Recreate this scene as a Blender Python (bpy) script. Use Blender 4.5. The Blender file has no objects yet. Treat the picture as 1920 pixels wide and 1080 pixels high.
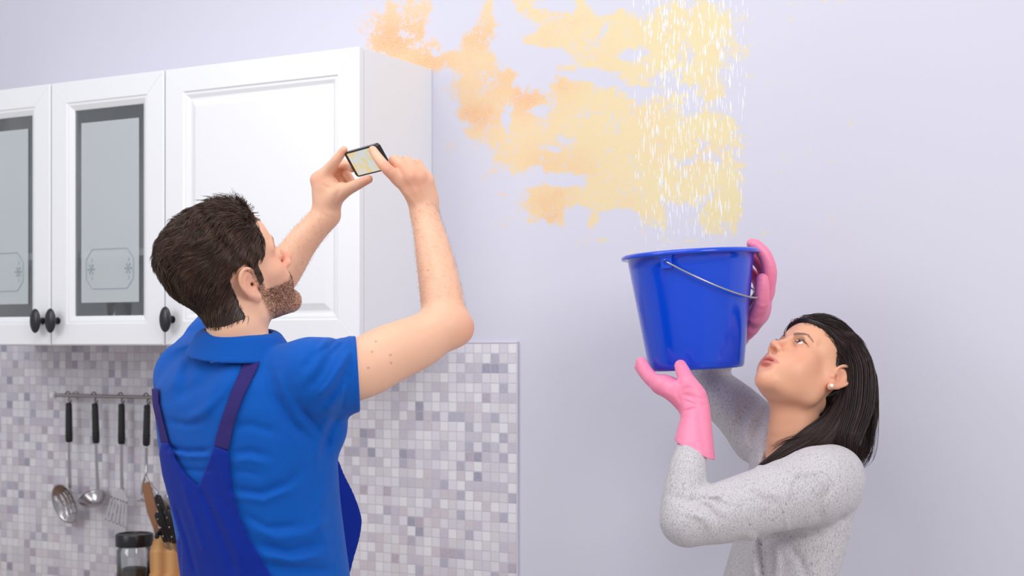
import bpy, bmesh, math, random
import numpy as np
from mathutils import Vector, Matrix

# ------------------------------------------------------------------ camera, world, lights, exposure
F = 2714.0; HORIZON = 648.0
YAW = math.radians(28.85); CAM = np.array([0.0, -3.115, 1.60])
AX = np.array([-math.sin(YAW), math.cos(YAW), 0.0]); RT = np.array([math.cos(YAW), math.sin(YAW), 0.0])
UP = np.array([0.0, 0.0, 1.0])
S = bpy.context.scene
cam_d = bpy.data.cameras.new('camera'); cam = bpy.data.objects.new('camera', cam_d); S.collection.objects.link(cam)
cam.location = CAM; cam.rotation_euler = (math.pi/2, 0, YAW)
cam_d.sensor_width = 36.0; cam_d.lens = F/1920*36; cam_d.shift_y = (HORIZON-540)/1920
cam_d.dof.use_dof = True; cam_d.dof.focus_distance = 2.7; cam_d.dof.aperture_fstop = 5.0
S.camera = cam
S.view_settings.view_transform = 'Standard'; S.view_settings.look = 'None'
S.view_settings.gamma = 1.0; S.view_settings.use_curve_mapping = False; S.view_settings.exposure = 0.0
w = bpy.data.worlds.new('daylight'); S.world = w; w.use_nodes = True
bg = w.node_tree.nodes['Background']; bg.inputs[0].default_value = (0.93, 0.95, 1.0, 1); bg.inputs[1].default_value = 0.53

def area(name, loc, target, size, power, color=(1, 1, 1), size_y=None):
    d = bpy.data.lights.new(name, 'AREA'); d.energy = power; d.color = color; d.size = size
    if size_y: d.shape = 'RECTANGLE'; d.size_y = size_y
    o = bpy.data.objects.new(name, d); S.collection.objects.link(o); o.location = loc
    o.rotation_euler = (Vector(target)-Vector(loc)).to_track_quat('-Z', 'Y').to_euler(); return o
area('key_softbox', (1.3, -2.3, 2.7), (-1.3, -0.4, 1.7), 1.3, 43, (1, 0.985, 0.96), 1.3)  # unseen key softbox added high on the right; no window stands there
area('fill_softbox', (-3.4, -3.3, 2.7), (-2.0, -0.4, 1.7), 1.5, 27, (0.97, 0.98, 1.0), 1.5)  # fill softbox added out of view, brightens the left side
area('overhead_softbox', (-1.6, -1.6, 3.3), (-1.6, -0.9, 1.2), 1.8, 25, (1, 1, 1), 1.8)  # overhead fill added above the frame, not a fitted ceiling lamp

# ------------------------------------------------------------------ helpers
def V(px, py, d):
    return CAM + AX*d + RT*((px-960)/F*d) + UP*((HORIZON-py)/F*d)
def WP(px, py, Y):
    u = (px-960)/F; d = (Y-CAM[1])/(math.cos(YAW)+math.sin(YAW)*u); return V(px, py, d)
MATS = {}
def mat(name, col, rough=0.5, metal=0.0, spec=0.5, **kw):
    if name in MATS: return MATS[name]
    m = bpy.data.materials.new(name); m.use_nodes = True; b = m.node_tree.nodes['Principled BSDF']
    b.inputs['Base Color'].default_value = (*col, 1); b.inputs['Roughness'].default_value = rough
    b.inputs['Metallic'].default_value = metal; b.inputs['Specular IOR Level'].default_value = spec
    for k, v in kw.items(): b.inputs[k.replace('_', ' ')].default_value = v
    MATS[name] = m; return m
def srgb(r, g, b):
    f = lambda c: c/12.92 if c <= 0.04045 else ((c+0.055)/1.055)**2.4
    return (f(r/255), f(g/255), f(b/255))
class NT:
    def __init__(s, m): s.m = m; s.t = m.node_tree; s.b = s.t.nodes['Principled BSDF']
    def n(s, typ, **kw):
        x = s.t.nodes.new(typ)
        for k, v in kw.items():
            if k.startswith('i_'):
                key = k[2:]; x.inputs[int(key) if key.isdigit() else key.replace('_', ' ')].default_value = v
            else: setattr(x, k, v)
        return x
    def l(s, a, b): s.t.links.new(a, b)
    def math(s, op, a, b=None, c=None, clamp=False):
        x = s.n('ShaderNodeMath', operation=op, use_clamp=clamp)
        for i, v in enumerate((a, b, c)):
            if v is None: continue
            if isinstance(v, (int, float)): x.inputs[i].default_value = v
            else: s.l(v, x.inputs[i])
        return x.outputs[0]
    def mix(s, f, a, b):
        x = s.n('ShaderNodeMix', data_type='RGBA')
        for i, v in ((0, f), (6, a), (7, b)):
            if isinstance(v, (int, float)): x.inputs[i].default_value = v
            elif isinstance(v, tuple): x.inputs[i].default_value = (*v, 1) if len(v) == 3 else v
            else: s.l(v, x.inputs[i])
        return x.outputs[2]
    def noise(s, scale, detail=2, rough=0.5, vec=None):
        x = s.n('ShaderNodeTexNoise'); x.inputs['Scale'].default_value = scale; x.inputs['Detail'].default_value = detail
        x.inputs['Roughness'].default_value = rough
        if vec is not None: s.l(vec, x.inputs['Vector'])
        return x.outputs[0]
    def obj(s): return s.n('ShaderNodeTexCoord').outputs['Object']
    def bump(s, h, strength=0.3, dist=0.001):
        x = s.n('ShaderNodeBump'); x.inputs['Strength'].default_value = strength; x.inputs['Distance'].default_value = dist
        s.l(h, x.inputs['Height']); s.l(x.outputs[0], s.b.inputs['Normal'])
    def ramp(s, f, stops, interp='LINEAR'):
        x = s.n('ShaderNodeValToRGB'); r = x.color_ramp; r.interpolation = interp
        while len(r.elements) < len(stops): r.elements.new(0.5)
        for e, (p, c) in zip(r.elements, stops): e.position = p; e.color = (*c, 1) if len(c) == 3 else c
        s.l(f, x.inputs[0]); return x.outputs[0]

def link(name, me, m=None, parent=None, smooth=False, loc=None):
    o = bpy.data.objects.new(name, me); S.collection.objects.link(o)
    if m: me.materials.append(m)
    if smooth: me.polygons.foreach_set('use_smooth', [True]*len(me.polygons)); me.update()
    if parent is not None: o.parent = parent
    if loc is not None: o.location = loc
    return o
def tag(o, label=None, cat=None, group=None, kind=None):
    for k, v in (('label', label), ('category', cat), ('group', group), ('kind', kind)):
        if v: o[k] = v
    return o
def empty(name, loc, label=None, cat=None, group=None, rz=0):
    o = bpy.data.objects.new(name, None); S.collection.objects.link(o); o.location = loc; o.rotation_euler.z = rz
    o.empty_display_size = 0.05
    return tag(o, label, cat, group)
class MB:
    """collects shapes into one mesh"""
    def __init__(s): s.v = []; s.f = []; s.n = 0
    def add(s, v, f):
        v = np.asarray(v, float); s.v.append(v); s.f += [tuple(i+s.n for i in q) for q in f]; s.n += len(v); return s
    def box(s, lo, hi, bev=0.0):
        lo = np.array(lo, float); hi = np.array(hi, float)
        if bev <= 0:
            v = [(x, y, z) for x in (lo[0], hi[0]) for y in (lo[1], hi[1]) for z in (lo[2], hi[2])]
            return s.add(v, [(0, 1, 3, 2), (4, 6, 7, 5), (0, 4, 5, 1), (2, 3, 7, 6), (0, 2, 6, 4), (1, 5, 7, 3)])
        bm = bmesh.new(); bmesh.ops.create_cube(bm, size=1)
        for q in bm.verts: q.co = Vector((lo+hi)/2 + np.array(q.co)*(hi-lo))
        bmesh.ops.bevel(bm, geom=bm.edges[:], offset=bev, segments=2, affect='EDGES', profile=0.6)
        s.add([q.co[:] for q in bm.verts], [[q.index for q in f.verts] for f in bm.faces]); bm.free(); return s
    def tube(s, pts, r, n=12, flat=None, cap=True):
        pts = np.array(pts, float); k = len(pts); r = np.broadcast_to(np.asarray(r, float), (k,)) if np.ndim(r) < 2 else r
        t = np.gradient(pts, axis=0); t /= np.linalg.norm(t, axis=1)[:, None]+1e-12
        ref = np.array([0, 0, 1.0]) if abs(t[0][2]) < 0.9 else np.array([1.0, 0, 0])
        if flat is not None: ref = np.array(flat[0], float)
        V_ = []
        b = np.cross(t[0], ref); b /= np.linalg.norm(b)
        for i in range(k):
            if flat is not None: b = np.cross(t[i], ref)
            b = b-t[i]*b.dot(t[i]); b /= np.linalg.norm(b); c = np.cross(b, t[i])
            a = np.arange(n)/n*2*math.pi
            sy = flat[1] if flat is not None else 1.0
            V_.append(pts[i]+r[i]*(np.cos(a)[:, None]*b+sy*np.sin(a)[:, None]*c))
        f = [(i*n+j, i*n+(j+1) % n, (i+1)*n+(j+1) % n, (i+1)*n+j) for i in range(k-1) for j in range(n)]
        if cap: f += [tuple(range(n))[::-1], tuple((k-1)*n+j for j in range(n))]
        return s.add(np.concatenate(V_), f)
    def lathe(s, prof, n=48, M=None, closed=False):
        a = np.arange(n)/n*2*math.pi; v = []
        for r, z in prof: v.append(np.stack([r*np.cos(a), r*np.sin(a), np.full(n, z)], 1))
        v = np.concatenate(v)
        if M is not None: v = v@np.array(M)[:3, :3].T+np.array(M)[:3, 3]
        k = len(prof); f = []
        for i in range(k if closed else k-1):
            i2 = (i+1) % k
            f += [(i*n+j, i*n+(j+1) % n, i2*n+(j+1) % n, i2*n+j) for j in range(n)]
        if not closed:
            if prof[0][0] > 1e-6: f.append(tuple(range(n))[::-1])
            if prof[-1][0] > 1e-6: f.append(tuple((k-1)*n+j for j in range(n)))
        return s.add(v, f)
    def prism(s, poly, t, M):
        """poly in local xy, thickness t along local z, placed by 4x4 M"""
        n = len(poly); v = np.array([(x, y, z) for z in (0, t) for x, y in poly], float)
        M = np.array(M); v = v@M[:3, :3].T+M[:3, 3]
        f = [tuple(range(n))[::-1], tuple(range(n, 2*n))]+[(i, (i+1) % n, n+(i+1) % n, n+i) for i in range(n)]
        return s.add(v, f)
    def rings(s, rects, close=False, cap_last=False, cap_first=False):
        """nested rectangles [(x0,x1,z0,z1,y)...] joined into a moulding"""
        v = []; 
        for x0, x1, z0, z1, y in rects: v += [(x0, y, z0), (x1, y, z0), (x1, y, z1), (x0, y, z1)]
        k = len(rects); f = []
        for i in range(k if close else k-1):
            j = (i+1) % k
            f += [(i*4+a, i*4+(a+1) % 4, j*4+(a+1) % 4, j*4+a) for a in range(4)]
        if cap_last: f.append(tuple((k-1)*4+a for a in range(4)))
        if cap_first: f.append((3, 2, 1, 0))
        return s.add(v, f)
    def build(s, name, m=None, parent=None, smooth=False, loc=None, origin=None):
        v = np.concatenate(s.v)
        if origin is not None: v = v-np.array(origin); loc = origin
        me = bpy.data.meshes.new(name); me.from_pydata(v.tolist(), [], s.f); me.validate(); me.update()
        bm = bmesh.new(); bm.from_mesh(me); bmesh.ops.recalc_face_normals(bm, faces=bm.faces[:]); bm.to_mesh(me); bm.free()
        o = link(name, me, m, parent, smooth, loc)
        if smooth == 'auto':
            me.polygons.foreach_set('use_smooth', [True]*len(me.polygons))
            ang = math.radians(35); bm = bmesh.new(); bm.from_mesh(me)
            for e in bm.edges:
                if len(e.link_faces) == 2 and e.calc_face_angle(0) > ang: e.smooth = False
            bm.to_mesh(me); bm.free()
        return o
def frame_mat(o, x, y, z):
    M = np.eye(4); M[:3, 0] = x; M[:3, 1] = y; M[:3, 2] = z; M[:3, 3] = o; return M
def norm(a): a = np.asarray(a, float); return a/np.linalg.norm(a)
def smooth_path(pts, n=8):
    """Catmull-Rom through pts"""
    p = np.array(pts, float); p = np.vstack([2*p[0]-p[1], p, 2*p[-1]-p[-2]]); out = []
    for i in range(1, len(p)-2):
        for t in np.arange(n)/n:
            out.append(0.5*((2*p[i])+(-p[i-1]+p[i+1])*t+(2*p[i-1]-5*p[i]+4*p[i+1]-p[i+2])*t*t+(-p[i-1]+3*p[i]-3*p[i+1]+p[i+2])*t**3))
    out.append(p[-2]); return np.array(out)
# ------------------------------------------------------------------ the setting
CT = 0.88; CB = 1.60; CTOP = 2.30          # worktop, cabinet underside, cabinet top
# stained wall: a grid over the stain carries the stain's outline, finer noise breaks it up
STAIN = [  # (px, py, rx, ry, weight) blobs of the stain, measured on the wall
 (765,45,62,40,1),(730,75,34,30,1),(800,20,20,22,.8),(740,110,40,22,.9),(790,112,46,26,1),(700,40,14,10,.35),(845,112,40,18,1),(815,85,20,40,.8),
 (890,75,26,34,1),(915,50,26,26,1),(918,12,12,24,.8),(890,120,46,36,1),(935,135,40,34,1),(880,165,28,40,1),(900,205,38,40,1),
 (950,190,44,40,1),(925,245,50,26,1),(985,235,46,24,.9),(1000,190,40,22,.8),(950,285,30,22,.9),(990,290,60,22,1),(1010,312,56,14,1),
 (1055,145,30,40,1),(1075,185,40,40,1),(1070,245,60,50,1),(1085,300,60,36,1),(1000,265,46,26,.8),
 (975,10,30,16,.7),(1000,30,44,18,.8),(1045,45,44,26,1),(1000,72,46,12,.9),(1050,75,60,22,1),(1100,50,30,50,.9),(1085,95,44,26,1),(1110,110,36,22,.9),(1090,12,14,22,.8),
 (1150,30,60,20,.6),(1160,80,60,30,.8),(1170,130,60,26,.8),(1190,60,60,36,.75),(1250,60,70,50,.8),(1310,50,60,50,.8),(1350,40,40,34,.7),(1260,105,60,30,.8),(1320,100,50,40,.8),
 (1370,100,30,60,.5),(1200,150,60,22,.8),(1300,140,50,24,.7),(1150,200,60,50,.9),(1145,260,70,60,1),(1210,250,60,70,.95),(1270,250,60,66,.9),(1330,240,52,70,.8),(1365,290,34,52,.7),(1240,190,50,26,.7),(1340,170,44,30,.7),
 (1150,330,80,40,1),(1230,330,70,40,1),(1310,330,60,44,.9),(1360,350,34,40,.85),(1100,365,60,26,1),(1040,372,58,26,1),(1010,385,36,22,1),(1040,405,20,18,.9),(1035,415,12,10,.6),(1130,370,60,26,1),(1115,405,11,24,.8),
 (1160,378,50,18,1),(1210,385,28,40,.9),(1235,400,16,30,.9),(1280,370,40,24,.8),(1290,410,14,12,.6),(1340,400,28,36,.9),(1370,400,18,36,.8),(1265,400,14,10,.5),
 (1130,450,18,3.5,.55),(1290,452,60,3,.35),(925,300,10,10,.5),(925,322,22,9,.4),(945,365,60,2.2,.5),(992,413,6,5,.5),(1105,422,6,6,.5),(1070,438,6,4,.35),(1488,35,22,9,.5),(1480,10,14,8,.3),(1545,5,40,6,.25),
 (1430,155,40,4,.3),(1400,140,24,14,.4)]
HOLES = [(835,45,40,40,1.2),(950,45,24,60,1.0),(960,75,22,16,1.0),(1055,8,24,14,1.0),(1000,112,64,24,1.3),(1020,140,30,18,.9),(975,150,14,14,.6),(950,225,8,22,.9),(1050,110,34,16,.9),(1095,140,40,10,.9),(1175,100,22,12,.5),(1200,175,44,12,.8),(1240,150,26,10,.7),
 (1130,142,34,9,.8),(1010,205,14,10,.7),(1060,262,20,9,.5),(1040,280,20,7,.6),(1000,318,24,9,.6),(1060,338,36,11,1.3),(1150,155,24,12,.6),(1290,205,30,16,.45),(1350,200,20,20,.5),(1300,300,20,10,.4),(1170,410,32,16,1.2),(1275,400,24,14,.7),(1080,400,20,16,.8),
 (820,95,14,14,.5),(760,68,24,8,.5),(1385,180,26,60,.5),(870,30,24,30,.9),(975,40,14,20,.5),(1135,10,24,16,.8),(1290,165,30,10,.5),(1320,265,20,12,.35)]
def build_wall():
    x0, x1, z0, z1 = -6.0, 2.6, 0.0, 3.0
    gx = np.unique(np.round(np.concatenate([np.linspace(x0, -2.6, 8), np.arange(-2.35, -0.95, 0.006), np.linspace(-0.9, x1, 8)]), 5))
    gz = np.unique(np.round(np.concatenate([np.linspace(z0, 1.6, 6), np.arange(1.75, 2.62, 0.006), np.linspace(2.64, z1, 4)]), 5))
    X, Z = np.meshgrid(gx, gz); nx, nz = len(gx), len(gz)
    P = np.stack([X.ravel(), np.zeros(X.size), Z.ravel()], 1)
    # wall coordinates of every blob
    u = P-CAM; d = u@AX; px = 960+F*(u@RT)/np.maximum(d, .1); py = HORIZON-F*(u[:, 2])/np.maximum(d, .1)
    A = np.zeros(len(P)); H = np.zeros(len(P))
    for bx, by, rx, ry, wt in STAIN:
        q = ((px-bx)/rx)**2+((py-by)/ry)**2; A = np.maximum(A, wt*1.35*np.exp(-0.75*q**1.2)) + 0.12*wt*np.exp(-q)
    for bx, by, rx, ry, wt in HOLES:
        q = ((px-bx)/rx)**2+((py-by)/ry)**2; H = np.maximum(H, wt*np.exp(-0.9*q**1.5))
    fld = np.clip(A*.80, 0, 0.90)-0.85*H
    fld[(px < 600) | (px > 1640) | (py > 480)] = -1
    hue = np.clip((px-700)/620, 0, 1)
    deep = np.zeros(len(P))
    for bx, by, r in ((745,75,60),(800,115,50),(905,70,45),(1060,160,40),(1030,305,50),(1075,310,50),(1030,375,50),(960,150,60),(890,215,40),(1035,405,30),(1000,180,50)):
        deep = np.maximum(deep, np.exp(-(((px-bx)/r)**2+((py-by)/(r*.7))**2)))
    me = bpy.data.meshes.new('wall_back')
    idx = np.arange(nx*nz).reshape(nz, nx)
    f = np.stack([idx[:-1, :-1], idx[:-1, 1:], idx[1:, 1:], idx[1:, :-1]], -1).reshape(-1, 4)
    me.from_pydata(P.tolist(), [], f.tolist())
    for nm, arr in (('stain', fld), ('hue', hue), ('deep', deep)):
        at = me.attributes.new(nm, 'FLOAT', 'POINT'); at.data.foreach_set('value', arr.astype(np.float32))
    m = mat('painted_wall', srgb(222, 222, 234), 0.75, spec=0.25); t = NT(m)
    co = t.obj()
    n1 = t.noise(17, 8, 0.66, co); n2 = t.noise(75, 5, 0.75, co); n3 = t.noise(420, 2, 0.6, co)
    st = t.n('ShaderNodeAttribute', attribute_name='stain').outputs['Fac']
    hu = t.n('ShaderNodeAttribute', attribute_name='hue').outputs['Fac']
    dp = t.n('ShaderNodeAttribute', attribute_name='deep').outputs['Fac']
    a = t.math('ADD', st, t.math('MULTIPLY', t.math('SUBTRACT', n1, 0.5), 2.6))
    a = t.math('ADD', a, t.math('MULTIPLY', t.math('SUBTRACT', n2, 0.5), 2.2))
    mr = t.n('ShaderNodeMapRange', interpolation_type='SMOOTHSTEP'); mr.inputs[1].default_value = 0.30; mr.inputs[2].default_value = 0.78
    t.l(a, mr.inputs[0]); k = mr.outputs[0]
    grain = t.math('ADD', 0.70, t.math('MULTIPLY', t.math('SUBTRACT', n3, 0.5), 4.0))
    k = t.math('MULTIPLY', k, t.math('MINIMUM', grain, 1.0), clamp=True)
    orange = t.mix(dp, srgb(248, 200, 132), srgb(248, 166, 56)); yellow = t.mix(n2, srgb(248, 230, 160), srgb(236, 212, 122))
    n4 = t.noise(7, 5, .7, co)
    blot = t.n('ShaderNodeMapRange', interpolation_type='SMOOTHSTEP'); blot.inputs[1].default_value = .48; blot.inputs[2].default_value = .66; t.l(n4, blot.inputs[0])
    hu2 = t.math('SUBTRACT', t.math('ADD', hu, t.math('MULTIPLY', t.math('SUBTRACT', n2, .5), .9)), t.math('MULTIPLY', blot.outputs[0], .30), clamp=True)
    colr = t.mix(hu2, orange, yellow)
    base = t.mix(t.noise(1.3, 2, 0.5, co), srgb(211, 210, 224), srgb(215, 213, 226))
    t.l(t.mix(k, base, colr), t.b.inputs['Base Color'])
    t.bump(n3, 0.10, 0.001)
    tag(link('wall_back', me, m), kind='structure')
build_wall()
tag(MB().box((-6, 0.001, 0), (2.6, 0.15, 3.0)).build('wall_rear', mat('plaster', srgb(222, 222, 234), .8)), kind='structure')
fl = mat('floor_tiles', srgb(190, 184, 178), 0.35)
t = NT(fl); br = t.n('ShaderNodeTexBrick'); br.offset = 0; br.inputs['Scale'].default_value = 1.0; br.inputs['Brick Width'].default_value = .6; br.inputs['Row Height'].default_value = .6; br.inputs['Mortar Size'].default_value = .004
br.inputs['Color1'].default_value = (*srgb(205, 200, 194), 1); br.inputs['Color2'].default_value = (*srgb(198, 192, 186), 1); br.inputs['Mortar'].default_value = (*srgb(160, 155, 150), 1)
t.l(t.obj(), br.inputs['Vector']); t.l(br.outputs[0], t.b.inputs['Base Color'])
tag(MB().box((-6, -5.5, -0.1), (2.6, 0.15, 0)).build('floor', fl), kind='structure')

# mosaic backsplash
def mosaic():
    m = mat('mosaic_tiles', (0.7, 0.7, 0.7), 0.25, spec=0.5); t = NT(m); P_ = 0.0245
    sep = t.n('ShaderNodeSeparateXYZ'); t.l(t.obj(), sep.inputs[0])
    ux = t.math('DIVIDE', sep.outputs[0], P_); uz = t.math('DIVIDE', sep.outputs[2], P_)
    cx = t.math('FLOOR', ux); cz = t.math('FLOOR', uz)
    cv = t.n('ShaderNodeCombineXYZ'); t.l(cx, cv.inputs[0]); t.l(cz, cv.inputs[1])
    wn = t.n('ShaderNodeTexWhiteNoise', noise_dimensions='3D'); t.l(cv.outputs[0], wn.inputs['Vector'])
    col = t.ramp(wn.outputs[0], [(0, srgb(232, 230, 236)), (.16, srgb(222, 219, 228)), (.34, srgb(210, 205, 217)), (.5, srgb(214, 210, 216)), (.6, srgb(196, 190, 205)), (.72, srgb(203, 194, 203)), (.8, srgb(222, 220, 230)), (.87, srgb(172, 170, 190)), (.93, srgb(176, 163, 180)), (.97, srgb(146, 146, 168))], 'CONSTANT')
    nn = t.noise(140, 2, 0.5, t.obj())
    col = t.mix(t.math('MULTIPLY', nn, 0.35), col, srgb(236, 234, 238))
    fx = t.math('ABSOLUTE', t.math('SUBTRACT', t.math('FRACT', ux), 0.5)); fz = t.math('ABSOLUTE', t.math('SUBTRACT', t.math('FRACT', uz), 0.5))
    e = t.math('MAXIMUM', fx, fz)
    mr = t.n('ShaderNodeMapRange'); mr.inputs[1].default_value = 0.452; mr.inputs[2].default_value = 0.478; t.l(e, mr.inputs[0]); g = mr.outputs[0]
    t.l(t.mix(g, col, srgb(206, 199, 214)), t.b.inputs['Base Color'])
    t.l(t.math('ADD', 0.22, t.math('MULTIPLY', g, 0.5)), t.b.inputs['Roughness'])
    t.bump(t.math('SUBTRACT', 1.0, g), 0.5, 0.0012)
    return m
XR = WP(973, 700, 0)[0]
bs = MB().box((XR-0.0245*110, -0.006, CT), (XR-0.003, 0, 1.6065))
o = bs.build('backsplash', mosaic(), origin=(XR-0.003, 0, 1.6065-0.0245*0.06)); tag(o, kind='structure')
tr = MB().box((XR-0.003, -0.0075, CT), (XR, 0.0, 1.609), 0.0008).box((XR-2.7, -0.0075, 1.6065), (XR, 0, 1.609), 0.0006)
tag(tr.build('trim_1', mat('edge_trim', srgb(214, 210, 222), .4)), kind='structure')

# worktop and base cabinets below the frame
wood_top = mat('laminate_worktop', srgb(150, 120, 95), 0.4)
o = MB().box((-4.2, -0.62, CT-0.038), (-1.70, 0, CT), 0.003).build('worktop', wood_top); tag(o, 'brown laminate worktop along the mosaic wall below the utensils', 'worktop')
white = mat('white_lacquer', srgb(236, 236, 240), 0.32, spec=0.5)
white_in = mat('white_board', srgb(244, 244, 246), 0.5)
black = mat('black_metal', srgb(26, 25, 32), 0.32, spec=0.6)
def thin_glass(name, tint, gloss=.06, body=0.0, body_col=(1, 1, 1), rough=.03):
    m = mat(name, tint, rough); nt = m.node_tree; t = NT(m); tr = nt.nodes.new('ShaderNodeBsdfTransparent'); tr.inputs[0].default_value = (*tint, 1)
    gl = nt.nodes.new('ShaderNodeBsdfGlossy'); gl.inputs['Roughness'].default_value = rough; fr = nt.nodes.new('ShaderNodeLayerWeight'); fr.inputs[0].default_value = .25
    m1 = nt.nodes.new('ShaderNodeMixShader'); nt.links.new(t.math('ADD', t.math('MULTIPLY', fr.outputs['Fresnel'], .8), gloss, clamp=True), m1.inputs[0]); nt.links.new(tr.outputs[0], m1.inputs[1]); nt.links.new(gl.outputs[0], m1.inputs[2])
    out = m1.outputs[0]
    if body > 0:
        d0 = nt.nodes.new('ShaderNodeBsdfDiffuse'); d0.inputs[0].default_value = (*body_col, 1); d1 = nt.nodes.new('ShaderNodeBsdfTranslucent'); d1.inputs[0].default_value = (*body_col, 1)
        df = nt.nodes.new('ShaderNodeMixShader'); df.inputs[0].default_value = .35; nt.links.new(d0.outputs[0], df.inputs[1]); nt.links.new(d1.outputs[0], df.inputs[2]); m2 = nt.nodes.new('ShaderNodeMixShader'); m2.inputs[0].default_value = body
        nt.links.new(out, m2.inputs[1]); nt.links.new(df.outputs[0], m2.inputs[2]); out = m2.outputs[0]
    nt.links.new(out, nt.nodes['Material Output'].inputs[0]); return m
glass = thin_glass('clear_glass', (.97, .98, .98), .04)

def knob(parent, p):
    mb = MB(); M = frame_mat(p, (1, 0, 0), (0, 0, 1), (0, -1, 0))
    mb.lathe([(0.0001, 0), (0.0095, 0), (0.0095, .002), (0.0055, .004), (0.005, .012), (0.007, .016), (0.0085, .019), (0.0085, 0.024), (0.0001, .026)], 24, M)
    a = []; nn = 14
    for i in range(nn+1):
        th = math.pi*i/nn; a.append((max(math.sin(th), 1e-5), -math.cos(th)))
    E = frame_mat(np.array(p)+np.array((0, -0.027, 0)), (0.0185, 0, 0), (0, 0, 0.0325), (0, -0.0085, 0))
    mb.lathe(a, 32, E); return mb.build('knob', black, parent, 'auto')
def panel_door(parent, x0, x1, z0, z1, yf):
    r = lambda i, y: (x0+i, x1-i, z0+i, z1-i, y)
    mb = MB().rings([r(0, yf+.02), r(0, yf+.003), r(.003, yf), r(.060, yf), r(.063, yf+.0035), r(.069, yf+.0035), r(.078, yf+.0085), r(.083, yf+.0085), r(.100, yf+.0015), r(.104, yf+.0015)], cap_last=True, cap_first=True)
    for sx in (0, 1):   # mitre lines of the frame corners
        for sz in (0, 1):
            xa = x0+.007 if sx == 0 else x1-.007; za = z0+.007 if sz == 0 else z1-.007
            dx = 1 if sx == 0 else -1; dz = 1 if sz == 0 else -1
            mb.tube([(xa, yf-.0001, za), (xa+dx*.051, yf-.0001, za+dz*.051)], .0006, 6)
    return mb.build('door', white, parent)
frost = thin_glass('frosted_glass', (.96, .98, .98), .03, .60, srgb(236, 241, 244), .2)
etch = mat('etched_line', srgb(150, 160, 168), 0.6)
def glass_door(parent, x0, x1, z0, z1, yf):
    r = lambda i, y: (x0+i, x1-i, z0+i, z1-i, y)
    d = MB().rings([r(0, yf+.02), r(0, yf+.003), r(.003, yf), r(.056, yf), r(.059, yf+.003), r(.064, yf+.003), r(.077, yf+.011), r(.077, yf+.02)], close=True)
    for sx in (0, 1):
        for sz in (0, 1):
            xa = x0+.007 if sx == 0 else x1-.007; za = z0+.007 if sz == 0 else z1-.007
            dx = 1 if sx == 0 else -1; dz = 1 if sz == 0 else -1
            d.tube([(xa, yf-.0001, za), (xa+dx*.048, yf-.0001, za+dz*.048)], .0006, 6)
    d = d.build('door', white, parent)
    i = .077; MB().box((x0+i-.004, yf+.013, z0+i-.004), (x1-i+.004, yf+.016, z1-i+.004)).build('glass_pane', glass, d)
    fx0, fx1, fz0, fz1 = x0+i+.022, x1-i-.018, z0+i+.035, z1-i-.035
    o = MB().box((fx0, yf+.0118, fz0), (fx1, yf+.0128, fz1)).build('frosted_panel', frost, d)
    # engraved cartouche with two flowers
    cx = (fx0+fx1)/2; cz = fz0+0.088; hw = (fx1-fx0)/2-.018; hh = .052; mb = MB(); P_ = []
    c = .022
    for a, b in ((-hw+c, hh), (hw-c, hh), (hw-c*.55, hh-c*.5), (hw, hh-c*1.2), (hw, -hh+c*1.2), (hw-c*.55, -hh+c*.5), (hw-c, -hh), (-hw+c, -hh), (-hw+c*.55, -hh+c*.5), (-hw, -hh+c*1.2), (-hw, hh-c*1.2), (-hw+c*.55, hh-c*.5), (-hw+c, hh)):
        P_.append((cx+a, yf+.0114, cz+b))
    mb.tube(P_, .0009, 6)
    for s_ in (-1, 1):
        fx = cx+s_*(hw-.018)
        for q in range(6):
            a = q*math.pi/3; mb.tube([(fx+.004*math.cos(a), yf+.0114, cz+.004*math.sin(a)), (fx+.012*math.cos(a), yf+.0114, cz+.014*math.sin(a))], [.0008, .0022], 6)
        mb.tube([(fx+.003*math.cos(a), yf+.0114, cz+.003*math.sin(a)) for a in np.linspace(0, 6.28, 9)], .0008, 6)
        for e in (-1, 1): mb.tube([(fx, yf+.0114, cz+e*.018), (fx+.004, yf+.0114, cz+e*.024), (fx, yf+.0114, cz+e*.028)], .0007, 6)
    mb.build('engraving', etch, o)
    return d
def carcass(parent, x0, x1):
    t_ = .016; yb = -.001; yf = -.30
    mb = MB().box((x0, yf, CB), (x0+t_, yb, CTOP), .0006).box((x1-t_, yf, CB), (x1, yb, CTOP), .0006)
    mb.box((x0+t_, yf, CB), (x1-t_, yb, CB+t_)).box((x0+t_, yf, CTOP-t_), (x1-t_, yb, CTOP)).box((x0+t_, -.008, CB+t_), (x1-t_, -.002, CTOP-t_))
    return mb.build('carcass', white, parent)
XC = -1.947; YF = -.322
c1 = empty('wall_cabinet', (XC-.3, -.001, CB), 'white wall cabinet with one solid raised-panel door, behind the phone', 'cabinet')
def rel(parent):   # keep world coordinates of parts under an empty
    for ch in parent.children:
        ch.matrix_parent_inverse = Matrix.Translation(-Vector(parent.location))
carcass(c1, XC-.6, XC); d = panel_door(c1, XC-.598, XC-.001, CB+.001, CTOP, YF); knob(d, (XC-.598+.026, YF, CB+.066))
c2 = empty('wall_cabinet', (XC-1.0, -.001, CB), 'white wall cabinet with two frosted glass doors and twin black knobs', 'cabinet')
carcass(c2, XC-1.4, XC-.6)
d = glass_door(c2, XC-.998, XC-.602, CB+.001, CTOP, YF); knob(d, (XC-.998+.026, YF, CB+.066))
d = glass_door(c2, XC-1.398, XC-1.002, CB+.001, CTOP, YF); knob(d, (XC-1.002-.026, YF, CB+.066))
MB().box((XC-1.384, -.28, CB+.235), (XC-.616, -.009, CB+.253)).build('shelf', white_in, c2)
rel(c1); rel(c2)
china = mat('white_china', srgb(232, 232, 230), .25)
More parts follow.
